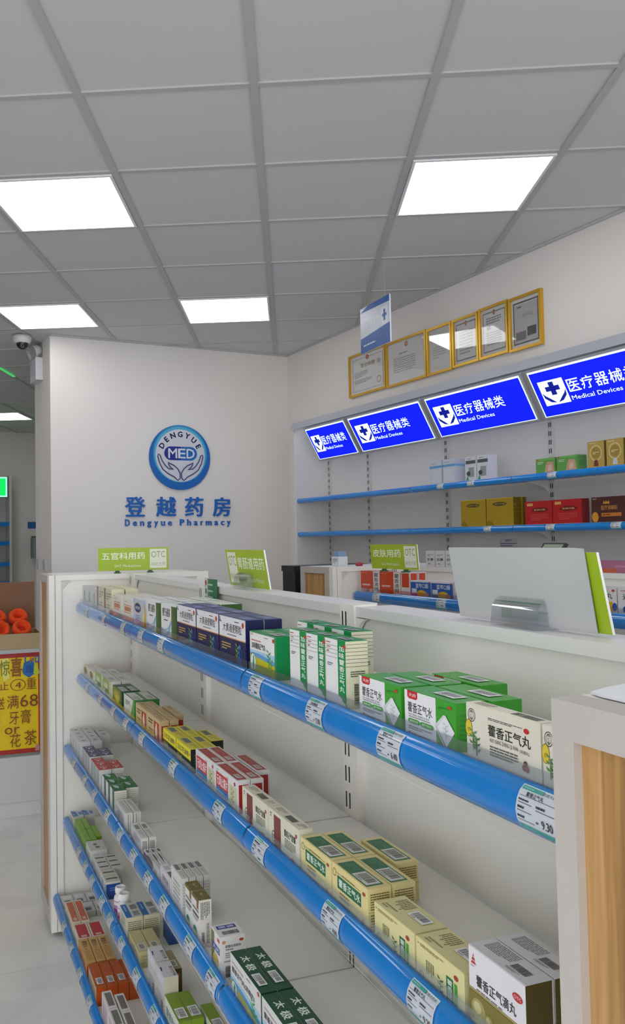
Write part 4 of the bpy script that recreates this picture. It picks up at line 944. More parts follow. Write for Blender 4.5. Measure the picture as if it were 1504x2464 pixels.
d = dict(w=.140, h=.064, d=.024, c=TN, Fc='#c9b084', flap=1, F=[('r', .52, .05, .92, .86, '#a8321f'), ('e', .70, .42, .09, .28, '#d9cbb8'), ('e', .72, .72, .05, .08, '#d9cbb8'), ('l', .1, .6, .45, .85, 2, '#5c4a30'), ('l', .12, .2, .45, .45, 2, '#8c7450'), ('r', 0, 0, 1, .06, '#c76a5a')], R=[('r', .15, .1, .9, .8, '#9c2a20'), ('l', .2, .3, .8, .6, 2, '#b8574a')], T=[('l', .1, .3, .5, .8, 2, '#93794f'), ('l', .6, .3, .85, .7, 2, '#8c7248')])
put_group('tan carton with a red panel', 2, d, [(2.410, v2, 'left, front row'), (2.268, v2, 'right, front row'), (2.410, v2 + .026, 'left, second row'), (2.268, v2 + .026, 'right, second row'), (2.325, v2 + .057, 'back row')])
YE = '#e3d61c'
d = dict(w=.123, h=.055, d=.031, c='#1c1f20', Tc='#d8cc1e', flap=1, F=[('r', 0, .52, 1, 1, YE), ('t', .08, .62, .86, .86, '正红花油精', '#23241a', .02), ('e', .93, .76, .025, .06, '#c2402c'), ('t', .04, .05, .40, .46, '活络', '#b9b01c', .02), ('r', .0, .50, 1, .525, '#88801a')], T=[('r', .08, .2, .5, .8, '#9fa08a'), ('vb', .1, .28, .48, .72), ('l', .58, .3, .95, .8, 3, '#b0a51a')], R=[('l', .2, .2, .8, .8, 5, '#2c4a3a')])
put_group('yellow and black carton', 2, d, [(2.098, v2, 'left, front row'), (1.973, v2, 'right, front row'), (2.098, v2 + .033, 'left, second row'), (1.973, v2 + .033, 'right, second row'), (2.030, v2 + .068, 'back row')])
RE = '#a3211c'
d = dict(w=.137, h=.066, d=.027, c='#dcdada', flap=1, F=[('r', .05, .38, .60, .84, '#c0312f'), ('t', .09, .44, .58, .78, '元胡止痛片', '#e9e2e2', .02), ('r', .05, .16, .60, .38, '#2a7fbd'), ('l', .1, .22, .55, .32, 1, '#a9d0e6'), ('r', .66, .12, .96, .76, '#c9c4a0'), ('leaf', .8, .15, .5, '#7d8a56'), ('l', .08, .89, .28, .93, 1, '#8a8a8c'), ('l', .52, .86, .8, .9, 1, '#6d6d70'), ('e', .90, .86, .035, .06, '#b5322c'), ('l', .1, .03, .6, .1, 1, '#9a9a9d')],
    T=[('r', .05, .10, .95, .86, RE), ('l', .15, .3, .55, .65, 2, '#b8605a'), ('r', .66, .25, .88, .7, '#c9c0bc'), ('vl', .68, .3, .86, .66, 4, '#55504e')], R=[('r', .12, .04, .88, .88, RE)])
put_group('red and white tablet carton', 2, d, [(1.811, v2, 'left, front row'), (1.673, v2, 'right, front row'), (1.811, v2 + .0285, 'left, second row'), (1.673, v2 + .0285, 'right, second row'), (1.722, v2 + .061, 'back row')])
CRM = '#d9d6c2'
d = dict(w=.131, h=.065, d=.025, c=CRM, flap=1, F=[('r', .19, .10, .42, .92, '#7a3a2e'), ('o', .17, .33, .055, .15, .2, '#3a3632'), ('l', .13, .27, .21, .38, 2, '#55504a'), ('l', .06, .80, .12, .94, 2, '#6d6a60'), ('t', .54, .58, .90, .76, '藿香正气胶囊', '#2a2a28', .015), ('l', .55, .30, .90, .54, 5, '#77756a'), ('e', .92, .80, .03, .05, '#b04a30'), ('e', .80, .10, .07, .06, '#c04a58')],
    T=[('l', .1, .3, .35, .8, 3, '#9a988a'), ('r', .45, .2, .72, .7, '#8d8c80'), ('b', .46, .22, .71, .68), ('l', .8, .3, .95, .8, 3, '#a3a193')])
put_group('cream capsule carton with a brown bar', 2, d, rows([1.508, 1.375], v2, .025, ('left', 'right'), 1))
YC = '#dfd092'
d = dict(w=.109, h=.058, d=.0365, c=YC, flap=1, F=[('r', .16, .46, .82, .78, '#15663f'), ('t', .20, .52, .80, .72, '藿香正气水', '#e9eee4', .014), ('l', .30, .82, .8, .88, 1, '#948648'), ('r', .12, .82, .8, .835, '#8c7c40'), ('l', .22, .34, .58, .40, 1, '#7d7140'), ('e', .26, .26, .05, .035, '#6f8a8c'), ('r', .26, .225, .46, .295, '#6f8a8c'), ('e', .46, .26, .05, .035, '#6f8a8c'), ('e', .90, .83, .04, .045, '#9c4526'), ('o', .08, .80, .05, .10, .2, '#a3883c'), ('p', [(.82, .10), (.86, .24), (.90, .10)], '#a87a34'), ('p', [(.5, 0), (.95, 0), (.9, .12), (.6, .10)], '#cfae72')],
    T=[('r', .10, .08, .92, .82, '#15663f'), ('r', .48, .14, .88, .76, '#d5d5cf'), ('b', .53, .28, .84, .70), ('l', .53, .18, .8, .25, 1, '#44443f'), ('l', .16, .3, .42, .7, 3, '#3f8a64')], R=[('l', .1, .5, .92, .9, 7, '#7b7040'), ('r', .0, .46, 1, .47, '#a3935a'), ('l', .1, .1, .85, .42, 5, '#857a48')])
put_group('yellow carton with a dark green title bar', 2, d, [(1.237, v2, 'left, front row'), (1.126, v2, 'right, front row'), (1.237, v2 + .038, 'left, second row'), (1.126, v2 + .038, 'right, second row'), (1.190, v2 + .083, 'back row')])
LY = '#ddd39a'
d = dict(w=.099, h=.050, d=.047, c=LY, flap=1, lab=(.50, .42, .86, .80), F=[('r', .64, .0, .78, .66, '#1d6b3d'), ('v', .66, .02, .76, .62, '藿香正气', '#e4ecd8', .012), ('r', .80, 0, .86, .62, '#4c9a3a'), ('vl', .22, .28, .40, .62, 5, '#6f6a44'), ('e', .84, .76, .045, .06, '#9c3a2a'), ('l', .1, .84, .6, .92, 2, '#8a8254'), ('l', .04, .86, .1, .92, 1, '#7d8a5a'), ('o', .12, .18, .05, .1, .25, '#7d8a5a'), ('leaf', .52, .06, .40, '#3d6b3a'), ('l', .05, .05, .16, .1, 1, '#8a4a3a')],
    T=[('vl', .12, .35, .42, .9, 7, '#7c7448'), ('l', .1, .1, .4, .3, 2, '#948a58')], R=[('l', .15, .2, .85, .8, 5, '#c2b67c')])
put_group('pale yellow carton with an upright green title', 2, d, rows([1.000, .898], v2, .047, ('left', 'right'), 1))
OL = '#55491a'
d = dict(w=.094, h=.088, d=.0345, c=OL, Tc='#d9d6da', Rc=OL, flap=1, F=[('r', 0, .50, 1, 1, '#dfdce0'), ('r', 0, .47, 1, .495, '#a89c5c'), ('p', [(.04, .80), (.14, .80), (.12, .835), (.06, .835)], '#b83a34'), ('p', [(.055, .845), (.125, .845), (.11, .88), (.07, .88)], '#b83a34'), ('p', [(.075, .89), (.105, .89), (.09, .93)], '#b83a34'), ('l', .04, .76, .16, .785, 1, '#8a8a90'), ('t', .14, .56, .84, .70, '藿香正气滴丸', '#222226', .018), ('e', .87, .80, .085, .05, '#b8262a'), ('t', .81, .78, .93, .82, 'OTC', '#ecd0d0', .01), ('l', .14, .505, .84, .53, 1, '#55554c'),
    ('p', [(0, 0), (.6, 0), (.9, .30), (1, .47), (0, .47)], '#7d7030'), ('e', .17, .27, .13, .14, '#a59a5c'), ('e', .15, .30, .07, .07, '#c9c08e'), ('e', .36, .22, .075, .085, '#a59a5c'), ('e', .345, .24, .035, .04, '#c9c08e'), ('e', .20, .085, .18, .07, '#b3a96c')],
    T=[('l', .10, .35, .55, .92, 7, '#77767a'), ('b', .60, .30, .86, .62), ('l', .58, .15, .8, .25, 2, '#77767a')], R=[('r', .93, 0, 1, 1, '#cfcac4')])
put_group('large white and olive pill carton', 2, d, [(.790, v2, 'front one'), (.790, v2 + .0362, 'rear one')])
# ---- third shelf
v3 = S_V[3]
d = dict(w=.0615, h=.082, d=.040, c='#c6c8c8', F=[('l', .2, .2, .8, .8, 7, '#a7aaac'), ('r', .0, .0, 1, .12, '#4a4a84')], T=[('r', .38, .3, .62, .65, '#6f7072'), ('l', .2, .12, .8, .2, 1, '#9fa1a1')])
NM4 = ('first from the left', 'second from the left', 'third from the left', 'fourth from the left')
put_group('tall grey-white carton', 3, d, rows([3.350, 3.287, 3.224, 3.161], v3, .040, NM4, 2, .002, [(3.300, v3 + .088, 'left, back row'), (3.237, v3 + .088, 'right, back row')]))
def mottled(top, edge): return dict(w=.0515, h=.079, d=.040, c='#d0cfcc', Fc='#b9b9bc', Tc=top, F=[('l', .1, .35, .9, .95, 8, '#8f9095'), ('r', 0, 0, 1, .22, edge), ('r', .9, 0, 1, 1, '#d9d8d5')], T=[('o', .35, .5, .20, .28, .25, '#cfcbd0', ) , ('r', .45, .4, .8, .55, '#cfcbd0')], R=[('l', .1, .2, .9, .8, 8, '#b0aea8')])
put_group('carton with a navy top', 3, mottled('#2b2a62', '#2a2860'), rows([3.050, 2.997, 2.944], v3, .040, LMR, 1, .002, [(3.000, v3 + .042, 'left, second row'), (2.947, v3 + .042, 'right, second row')]))
put_group('carton with a red top', 3, mottled('#bd2f2c', '#b3302c'), rows([2.872, 2.819, 2.766], v3, .040, LMR, 1, .002, [(2.822, v3 + .042, 'left, second row'), (2.769, v3 + .042, 'right, second row')]))
d = dict(w=.063, h=.078, d=.038, c='#d6d4c8', Fc='#d5d8d8', Tc='#0d6a2c', F=[('r', .55, 0, 1, 1, '#3d5a4e'), ('r', .9, 0, 1, 1, '#23402f')], T=[('p', [(.05, .2), (.35, .25), (.6, .5), (.3, .62), (.05, .45)], '#b9d2d0'), ('r', .1, .78, .95, .86, '#5d8a4c')], R=[('r', 0, .9 - .07 * i, 1, .915 - .07 * i, '#9a988a') for i in range(8)])
put_group('slim carton with a green top', 3, d, rows([2.666, 2.601, 2.536], v3, .038, LMR, 1, .002, [(2.620, v3 + .040, 'left, second row'), (2.555, v3 + .040, 'right, second row')]))
d = dict(w=.130, h=.060, d=.021, c='#d3d1cc', Fc='#b3b3ba', F=[('r', .0, .86, 1, 1, '#cbcac8'), ('e', .45, .45, .35, .32, '#8f8f98'), ('e', .6, .4, .2, .25, '#a5a0a0'), ('r', .85, 0, 1, 1, '#d8d7d4')], T=[('l', .08, .2, .92, .8, 4, '#a3a5a5')], R=[('r', .3, 0, .42, .95, '#97968c'), ('r', .6, 0, .66, .95, '#b5b3a8')])
put_group('white carton with a grey picture', 3, d, rows([2.446], v3, .021, ('',), 2))
d = dict(w=.126, h=.054, d=.0185, c='#d6d4cf', Fc='#c3c2c4', F=[('p', [(0, 0), (.55, 0), (.25, .45), (0, .5)], '#8a4a70'), ('p', [(.35, 0), (.9, 0), (.7, .32), (.4, .3)], '#c2ad5a'), ('l', .3, .55, .85, .85, 3, '#7d7f86')], T=[('r', .15, .2, .42, .8, '#8a8a88'), ('l', .5, .2, .9, .8, 3, '#9d9e9e')], R=[('vl', .15, .35, .85, .85, 4, '#55544e')])
put_group('thin white carton with a purple and yellow corner', 3, d, rows([2.251], v3, .0185, ('',), 2))
d = dict(w=.143, h=.034, d=.0125, c='#d8d6d4', Fc='#cfcdd2', F=[('p', [(0, 0), (.5, 0), (.35, .8), (0, .95)], '#7a3a6c'), ('e', .45, .75, .25, .35, '#6d665c'), ('p', [(.62, 0), (.9, 0), (.9, .9), (.75, .5)], '#d0a820')], T=[('r', .04, .2, .18, .8, '#55565a'), ('l', .22, .2, .95, .8, 3, '#9c9da0')])
put_group('flat white purple-ended carton', 3, d, rows([2.102], v3, .0125, ('',), 3))
d = dict(w=.092, h=.057, d=.018, c='#dcd8da', Fc='#cfc6cd', F=[('t', .2, .52, .78, .78, '非布司他', '#55515a', .01), ('r', .15, .36, .9, .385, '#4d4a5a'), ('r', .93, 0, 1, 1, '#e2e0de'), ('r', .86, .2, .9, .9, '#9a7f8c')], T=[('r', .15, .15, .4, .85, '#b9b9b9'), ('b', .55, .15, .92, .85)], R=[('vl', .15, .08, .85, .92, 5, '#55534f')])
put_group('pinkish white carton with a bar-coded lid', 3, d, rows([1.933], v3, .018, ('',), 1))
d = dict(w=.088, h=.092, d=.0148, c='#d2d0cb', F=[('l', .2, .3, .8, .8, 5, '#a3a5a6')], T=[('r', .06, .2, .42, .85, '#6f7072'), ('l', .5, .2, .95, .8, 3, '#a5a6a6')], R=[('l', .1, .3, .9, .9, 9, '#b9b6ae')])
put_group('tall thin white carton with a grey code', 3, d, [(1.836, v3 + .0165 * i, n) for i, n in enumerate(('first of four', 'second of four', 'third of four', 'rearmost of four'))])
d = dict(w=.0475, h=.095, d=.027, c='#d9d7d4', Tc='#6a5f1e', Rc='#dcd7cc', flap=1, F=[('r', 0, .93, 1, 1, '#6a5f1e'), ('r', .1, .60, .95, .66, '#4a4c4e'), ('r', .1, .72, .95, .77, '#77797b'), ('l', .12, .5, .9, .58, 2, '#8c8e90'), ('e', .42, .24, .28, .13, '#3d7a5c'), ('r', .16, .2, .68, .24, '#d8c83a'), ('r', .2, .15, .64, .2, '#d38a2c'), ('r', .7, .8, .95, .93, '#8a5a30')],
    T=[('t', .3, .4, .7, .62, '中一', '#d6d2b8', .01)], R=[('vl', .15, .55, .9, .95, 6, '#5d5c56'), ('vb', .2, .08, .42, .32), ('vl', .6, .05, .85, .5, 2, '#77766f')])
put_group('upright carton with an olive lid', 3, d, rows([1.724, 1.674], v3, .027, ('left', 'right'), 1))
d = dict(w=.052, h=.079, d=.050, c='#dedad6', flap=1, F=[('r', 0, 0, .35, .97, '#6d6a3a'), ('r', .1, .56, .95, .72, '#24408c'), ('t', .2, .59, .9, .69, '丸药', '#d9dde8', .01), ('e', .5, .35, .3, .16, '#c9b04a'), ('r', .7, .85, .95, .93, '#b84a4a')], T=[('r', .12, .12, .40, .88, '#2a3a8c'), ('v', .18, .16, .34, .84, '氨酚', '#dfe2ee', .012), ('vb', .58, .2, .85, .85)],
    R=[('e', .85, .89, .09, .035, '#b5402c'), ('e', .15, .88, .07, .04, '#c98a6a'), ('t', .2, .74, .82, .81, '银翘丸说明书', '#3a3f58', .012), ('l', .22, .68, .82, .72, 1, '#4d5060'), ('l', .2, .5, .7, .64, 3, '#8c8d90'), ('l', .15, .4, .8, .46, 1, '#8c8d90'), ('vb', .2, .06, .5, .33)])
put_group('white carton with a blue name patch on its lid', 3, d, rows([1.546], v3, .05, ('',), 1))
DG = '#0f4a2f'
d = dict(w=.151, h=.081, d=.0285, c=DG, Fc='#d6d4d2', flap=1, lab=(.60, .18, .86, .72), F=[('r', 0, 0, .02, 1, '#d6d4d2')] + SKY + [('t', .06, .62, .80, .76, '藿香正气丸(浓缩丸)', '#3a3c3c', .02), ('l', .06, .82, .65, .86, 1, '#b09890'), ('l', .55, .90, .84, .93, 1, '#55585a'), ('e', .92, .92, .03, .045, '#b5502c'), ('r', .975, 0, 1, 1, '#d6d4d2')],
    T=[('t', .17, .28, .31, .86, '太', '#e6ede2', .03), ('t', .36, .22, .52, .82, '极', '#e6ede2', .03)])
put_group('dark green carton with white brush lettering', 3, d, [(1.436, v3, 'left, front row'), (1.436, v3 + .0295, 'left, second row'), (1.282, v3, 'right, front row'), (1.282, v3 + .0295, 'right, second row')])
# ---- fourth shelf
v4 = S_V[4]
d = dict(w=.077, h=.053, d=.040, c='#c4c3bd', Tc='#bcc2c6', F=[('l', .2, .3, .8, .7, 3, '#a0a1a0')], T=[('p', [(0, 0), (.4, 0), (.7, .5), (.2, .45)], '#1e66ac'), ('r', .6, .1, .9, .5, '#2a74b4'), ('r', .0, .0, 1, .08, '#1e66ac'), ('r', .3, .65, .7, .95, '#2a74b4')])
put_group('white carton with a blue-patched lid', 4, d, rows([3.318], v4, .040, ('',), 2))
LI = '#78a81c'
d = dict(w=.121, h=.055, d=.020, c='#6f9c1e', Tc=LI, F=[('l', .2, .3, .8, .7, 2, '#84ac3a')], T=[('l', .15, .4, .6, .6, 1, '#84b028')])
put_group('lime green carton', 4, d, [(3.213, v4, 'far end, front row'), (3.090, v4, 'near end, front row'), (3.213, v4 + .0215, 'far end, second row'), (3.090, v4 + .0215, 'near end, second row'), (3.115, v4 + .043, 'back row')])
d = dict(w=.100, h=.055, d=.056, c='#ccccc8', F=[('l', .2, .3, .8, .7, 4, '#a3a5a5'), ('r', .0, .0, .12, 1, '#b9b9bb')], T=[('r', .3, .35, .5, .55, '#6f7070'), ('r', .6, .4, .75, .65, '#55565a')], R=[('l', .1, .7, .8, .8, 1, '#aaa8a2')])
put_group('plain white carton with two grey marks on its lid', 4, d, rows([2.960], v4, .056, ('',), 1))
d = dict(w=.0385, h=.053, d=.036, c='#cfcec9', F=[('r', .1, .1, .3, .9, '#a9abae'), ('r', .6, .0, .9, .9, '#8f9396')], T=[('r', .32, .1, .58, .9, '#55575a')])
put_group('small white carton with a dark-striped lid', 4, d, rows([2.815, 2.775, 2.735], v4, .036, LMR, 2))
d = dict(w=.050, h=.053, d=.045, c='#cfccbf', Rc='#17458c', F=[('r', 0, .0, 1, .85, '#c4c4c0'), ('r', .5, 0, 1, .8, '#8ba3bf')], T=[('r', .35, .1, .55, .9, '#55564f')], R=[('r', 0, .88, 1, 1, '#cfccbf'), ('l', .25, .45, .7, .7, 2, '#5f86bd')])
put_group('white carton with a blue end', 4, d, rows([2.690, 2.638], v4, .045, ('left', 'right'), 1))
def bottle(u, v, label):
    t = empty('pill_bottle', g(u, v, S_Z[4]), 0)
    b = B(); b.lathe([(.0005, 0), (.019, 0), (.0205, .003), (.0205, .052), (.018, .058), (.0135, .061), (.0135, .064)], mat('#d9dadc', .35)); b.obj('bottle_body', t)
    b = B(); n = 28; b.lathe([(.0208, .010), (.0208, .046)], mat('#b77fa6', .4)); b.lathe([(.0209, .016), (.0209, .024)], mat('#8c3f86', .4)); b.lathe([(.0209, .034), (.0209, .043)], mat('#d8d3d8', .4)); b.obj('label_band', t)
    b = B(); b.lathe([(.0155, .0645), (.0165, .066), (.0165, .081), (.0155, .083), (.011, .083), (.0105, .0815), (.0005, .0815)], mat('#e3e3e2', .4))
    for i in range(20):
        a = 2 * PI * i / 20; b.box(.0162 * math.cos(a) - .0006, .0162 * math.cos(a) + .0006, .0162 * math.sin(a) - .0006, .0162 * math.sin(a) + .0006, .067, .080, mat('#e3e3e2', .4))
    b.obj('screw_cap', t); tag(t, label, 'pill bottle', 'white pill bottles on the fourth shelf')
bottle(2.490, .512, 'white pill bottle with a pink band on the fourth shelf, farther of two')
bottle(2.440, .512, 'white pill bottle with a pink band on the fourth shelf, nearer of two')
d = dict(w=.093, h=.067, d=.046, c='#c9c3a2', Fc='#c4c4b4', Tc='#c9ccc8', F=[('r', 0, 0, 1, .25, '#2a78b0'), ('l', .2, .4, .8, .85, 4, '#8f9288')], T=[('r', .03, 0, .97, .36, '#1a68ac'), ('l', .15, .1, .85, .26, 1, '#8fb8da'), ('r', .12, .5, .45, .9, '#7d817d'), ('r', .58, .5, .9, .9, '#8d918c')], R=[('l', .08, .15, .92, .85, 9, '#7d7d62')])
put_group('cream carton with blue bands on its lid', 4, d, rows([2.386], v4, .046, ('',), 2))
d = dict(w=.06, h=.05, d=.03, c='#1d4f94', T=[('r', .1, .6, .9, .9, '#8fa8c8')])
put_group('small blue carton standing behind the cream blue-banded cartons', 4, d, [(2.300, v4 + .105, '')])
CB = '#bdb284'
d = dict(w=.121, h=.042, d=.032, c=CB, flap=1, F=[('p', [(0, 0), (.8, 0), (.5, .3), (0, .4)], '#8c4a52'), ('l', .3, .4, .8, .8, 3, '#918a62')], T=[('r', .62, .15, .92, .75, '#cfcdc2'), ('vb', .66, .25, .88, .65)], R=[('l', .2, .2, .8, .8, 3, '#a39a70')])
put_group('khaki carton with a small code label', 4, d, [(2.268, v4, 'front row, far one'), (2.268, v4 + .0335, 'second row, far one')])
LL = '#cfccd2'
d = dict(w=.076, h=.099, d=.034, c='#cbc2ab', Fc='#b9b6b4', Tc=LL, flap=1, F=[('r', 0, .75, 1, 1, '#c9c7cc'), ('l', .1, .1, .9, .5, 5, '#8f8c80'), ('r', .6, .1, .8, .4, '#5d6a60')], T=[('rt', .62, .05, .72, .5, '盐酸', '#4a4a4e') if 0 else ('t', .35, .68, .95, .92, '复方甘草', '#4a4a4e', .01), ('p', [(.3, .1), (.55, .06), (.6, .12), (.35, .2)], '#3d3d42')], R=[('r', 0, .35, 1, .37, '#a33a2c'), ('r', 0, .28, 1, .29, '#b08a70'), ('r', 0, .22, 1, .23, '#b08a70')])
put_group('tall lilac-white carton', 4, d, rows([2.050, 1.968], v4, .034, ('far one', 'near one'), 1))
d = dict(w=.096, h=.072, d=.028, c='#4a4030', Tc='#a3906a', flap=1, lab=(.55, .2, .88, .75), R=[('r', .2, .5, .75, .85, '#b8623c'), ('l', .3, .55, .65, .8, 2, '#7d3f28')], F=[('l', .2, .3, .8, .7, 3, '#6a5c44')])
put_group('dark brown carton with a tan lid, behind the lilac-white cartons', 4, d, [(2.070, v4 + .038, '')])
GW = '#75921f'
d = dict(w=.118, h=.064, d=.028, c='#cfd4c4', Tc=GW, Rc=GW, flap=1, lab=(.55, .12, .9, .9), F=[('t', .1, .45, .85, .75, '银杏叶片', '#4a4d44', .015), ('p', [(0, 0), (.4, 0), (.3, .3), (0, .35)], '#8fae5c')])
put_group('white carton with an olive green lid', 4, d, [(1.888, v4, 'front row'), (1.888, v4 + .0295, 'second row'), (1.820, v4 + .064, 'back row')])
# ---- bottom shelf
v5 = S_V[5]
d = dict(w=.085, h=.022, d=.045, c='#bfc2c0', T=[('r', .1, .15, .45, .85, '#d2d4d4'), ('r', .6, .2, .9, .7, '#3a3d66')], F=[('r', 0, 0, 1, .5, '#4a4c74')])
put_group('flat grey-white carton lying down', 5, d, [(3.330, v5, 'front row, far end'), (3.330, v5 + .047, 'second row, far end'), (3.330, v5 + .094, 'third row, far end'), (3.240, v5 + .064, 'second row, near end'), (3.240, v5 + .111, 'third row, near end')])
def inset(c, body, w_, d_, h_): return dict(w=w_, h=h_, d=d_, c=body, flap=1, F=[('l', .2, .35, .8, .75, 4, '#a8a29a'), ('r', .0, 0, 1, .15, c)], T=[('r', .06, .12, .94, .88, c), ('r', .78, .3, .90, .7, '#c9b2a2'), ('l', .15, .3, .6, .7, 2, c)], R=[('l', .2, .3, .8, .7, 3, '#c9bda8')])
put_group('cream carton with an orange lid', 5, inset('#c0562c', '#d6cdb4', .19, .030, .050), rows([3.205], v5, .030, ('',), 2))
put_group('cream carton with a bright red lid', 5, inset('#b81f2c', '#d9d2bf', .118, .048, .048), rows([3.010], v5, .048, ('',), 2))
d = dict(w=.172, h=.051, d=.030, c='#c98a44', Tc='#c9a05c', Rc='#a83a14', flap=1, T=[('t', .1, .25, .38, .8, '藿胆丸', '#4a3a20', .012), ('l', .5, .2, .9, .8, 4, '#a87f44'), ('e', .44, .5, .02, .1, '#b03a20')], R=[('r', 0, .85, 1, 1, '#c98a44'), ('l', .2, .2, .8, .7, 3, '#8a2c10')], F=[('l', .2, .3, .8, .8, 4, '#a86e34')])
put_group('tan carton with a red-orange end', 5, d, rows([2.886], v5, .030, ('',), 3))
d = dict(w=.147, h=.056, d=.032, c='#c8560f', Tc='#b5521a', Rc='#b54a0c', Fc='#c4b08a', flap=1, lab=(.62, .2, .88, .8), F=[('r', 0, 0, .1, 1, '#b54a0c'), ('l', .2, .3, .9, .8, 5, '#948464')])
put_group('vivid orange carton with a white code label', 5, d, rows([2.694], v5, .032, ('',), 4))
d = dict(w=.092, h=.090, d=.027, c='#dcd8d6', flap=1, F=[('r', .1, .0, .9, .9, '#cbb4bc'), ('l', .2, .3, .8, .7, 5, '#a08890')], T=[('r', .12, .18, .90, .84, '#77736c')], R=[('l', .2, .2, .8, .8, 8, '#c4b8b0')])
put_group('white carton with a brown-panelled lid', 5, d, [(2.458, v5, 'far one, front row'), (2.362, v5, 'near one, front row'), (2.430, v5 + .031, 'far one, second row'), (2.336, v5 + .031, 'near one, second row')])

# ================================================================== PRICE TAGS IN THE RAILS
class TagArt(Art):
    """prints laid along the bulging face of the rail (x along the rail, y up the curve)"""
    def __init__(s, b, Wd): s.b = b; s.W = Wd; s.k = 0; s.asp = 1.3; s.N = Vector((0, -1, 0))
    def P(s, x, y):
        t = (1 - y) * 5.2 + 1.0; i = min(int(t), len(RAIL) - 2); f = t - i
        a = RAIL[i][0] + (RAIL[i + 1][0] - RAIL[i][0]) * f; c = RAIL[i][1] + (RAIL[i + 1][1] - RAIL[i][1]) * f
        return Vector((s.W * x, a - .0012 - .00005 * s.k, c))
    def rect(s, x0, y0, x1, y1, m):
        n = max(1, int(abs(y1 - y0) / .06)); vs = []
        for i in range(n + 1):
            y = y0 + (y1 - y0) * i / n; vs += [s.P(x0, y), s.P(x1, y)]
        s.b.mesh(vs, [(2 * i, 2 * i + 1, 2 * i + 3, 2 * i + 2) for i in range(n)], m)
TAGS = {}
TEAL = '#3fa79c'
def tag_obj(price, name=''):
    if (price, name) in TAGS: return dup(TAGS[(price, name)])
    b = B(); A = TagArt(b, .056)
    cm = [('r', 0, 0, 1, 1, '#dde1e6'), ('r', .02, .86, .55, .98, TEAL), ('r', .55, .86, .98, .98, '#cfe0e2'), ('t', .52, .875, .92, .96, '登越大药房', '#2c3f52', .012), ('l', .06, .89, .48, .95, 1, '#8fd0c8'), ('r', .02, .02, .98, .15, TEAL), ('l', .1, .05, .7, .1, 1, '#7fc7be'),
          ('r', .05, .715, .95, .725, '#3d424c'), ('l', .05, .60, .40, .67, 1, '#3a3f4a'), ('r', .05, .575, .40, .585, '#3d424c'), ('l', .05, .46, .42, .54, 1, '#2f3440'), ('r', .05, .435, .42, .445, '#3d424c'), ('l', .50, .56, .92, .64, 1, '#3a3f4a'), ('r', .50, .535, .95, .545, '#3d424c'), ('l', .05, .28, .45, .37, 1, '#233a66'), ('r', .05, .25, .48, .26, '#3d424c')]
    cm += [('t', .20, .735, .62, .835, name, '#1d2129', .015)] if name else [('l', .08, .74, .7, .83, 1, '#23272f')]
    if price: cm += [('t', .66, .24, .93, .42, price, '#23272f', .02), ('l', .52, .28, .63, .36, 1, '#4a4f5a')]
    else: cm += [('l', .55, .26, .9, .4, 1, '#2f3440')]
    A.run(cm); o = b.obj('price_tag'); TAGS[(price, name)] = o; return o
ORD = ['first', 'second', 'third', 'fourth', 'fifth', 'sixth', 'seventh', 'eighth', 'ninth', 'tenth']
TAGPOS = {1: [3.18, 2.841, 2.533, 2.297, 2.077, 1.415, 1.168, .951, .6787], 2: [3.196, 2.925, 2.705, 2.512, 2.306, 1.985, 1.638, 1.412, 1.127, .892],
          3: [3.178, 2.94, 2.76, 2.54, 2.36, 2.19, 2.03, 1.88, 1.676, 1.530], 4: [3.06, 2.92, 2.79, 2.62, 2.49, 2.33, 2.15, 1.965], 5: [3.16, 2.99, 2.80, 2.62]}
PRICES = {(1, 8): ('9.30', '藿香正气丸'), (1, 7): ('6.40', '藿香正气水'), (1, 6): ('12.80', '加味藿香'), (1, 5): ('', ''), (2, 8): ('4.80', '藿香正气水'), (2, 9): ('9.20', '藿香正气丸')}
for lv, us in TAGPOS.items():
    for k, u in enumerate(us):
        o = tag_obj(*PRICES.get((lv, k), ('', '')))
        o.location = g(u, R_V[lv], R_ZT[lv]); o.rotation_euler = (0, 0, ROT_G)
        tag(o, 'white-teal price tag on the near %s shelf\'s blue rail, %s from the far end' % (SHELF_NAME[lv], ORD[k]), 'price tag', 'price tags in the blue rails of the nearest gondola')
for z, us, nm in ((.299, (3.735, 3.485, 2.925), 'upper'), (.053, (3.368, 2.945, 2.575), 'lower')):
    for k, u in enumerate(us):
        o = tag_obj('', ''); o.location = w(u, 3.0085, z); o.rotation_euler = (0, 0, ROT_W); o.scale = (.95, 1, .74)
        tag(o, 'white price tag in the %s blue rail of the wall shelving, %s from the left' % (nm, ORD[k]), 'price tag', 'price tags in the wall shelving rails')
for k, u in enumerate((3.08, 2.64, 1.90)):
    o = tag_obj('', ''); o.location = w(u, .528 + 1.58, R_ZT[1]); o.rotation_euler = (0, 0, ROT_W)
    tag(o, 'white price tag in the top blue rail of the gondola behind, %s from the left' % ORD[k], 'price tag', 'price tags on the gondola behind')

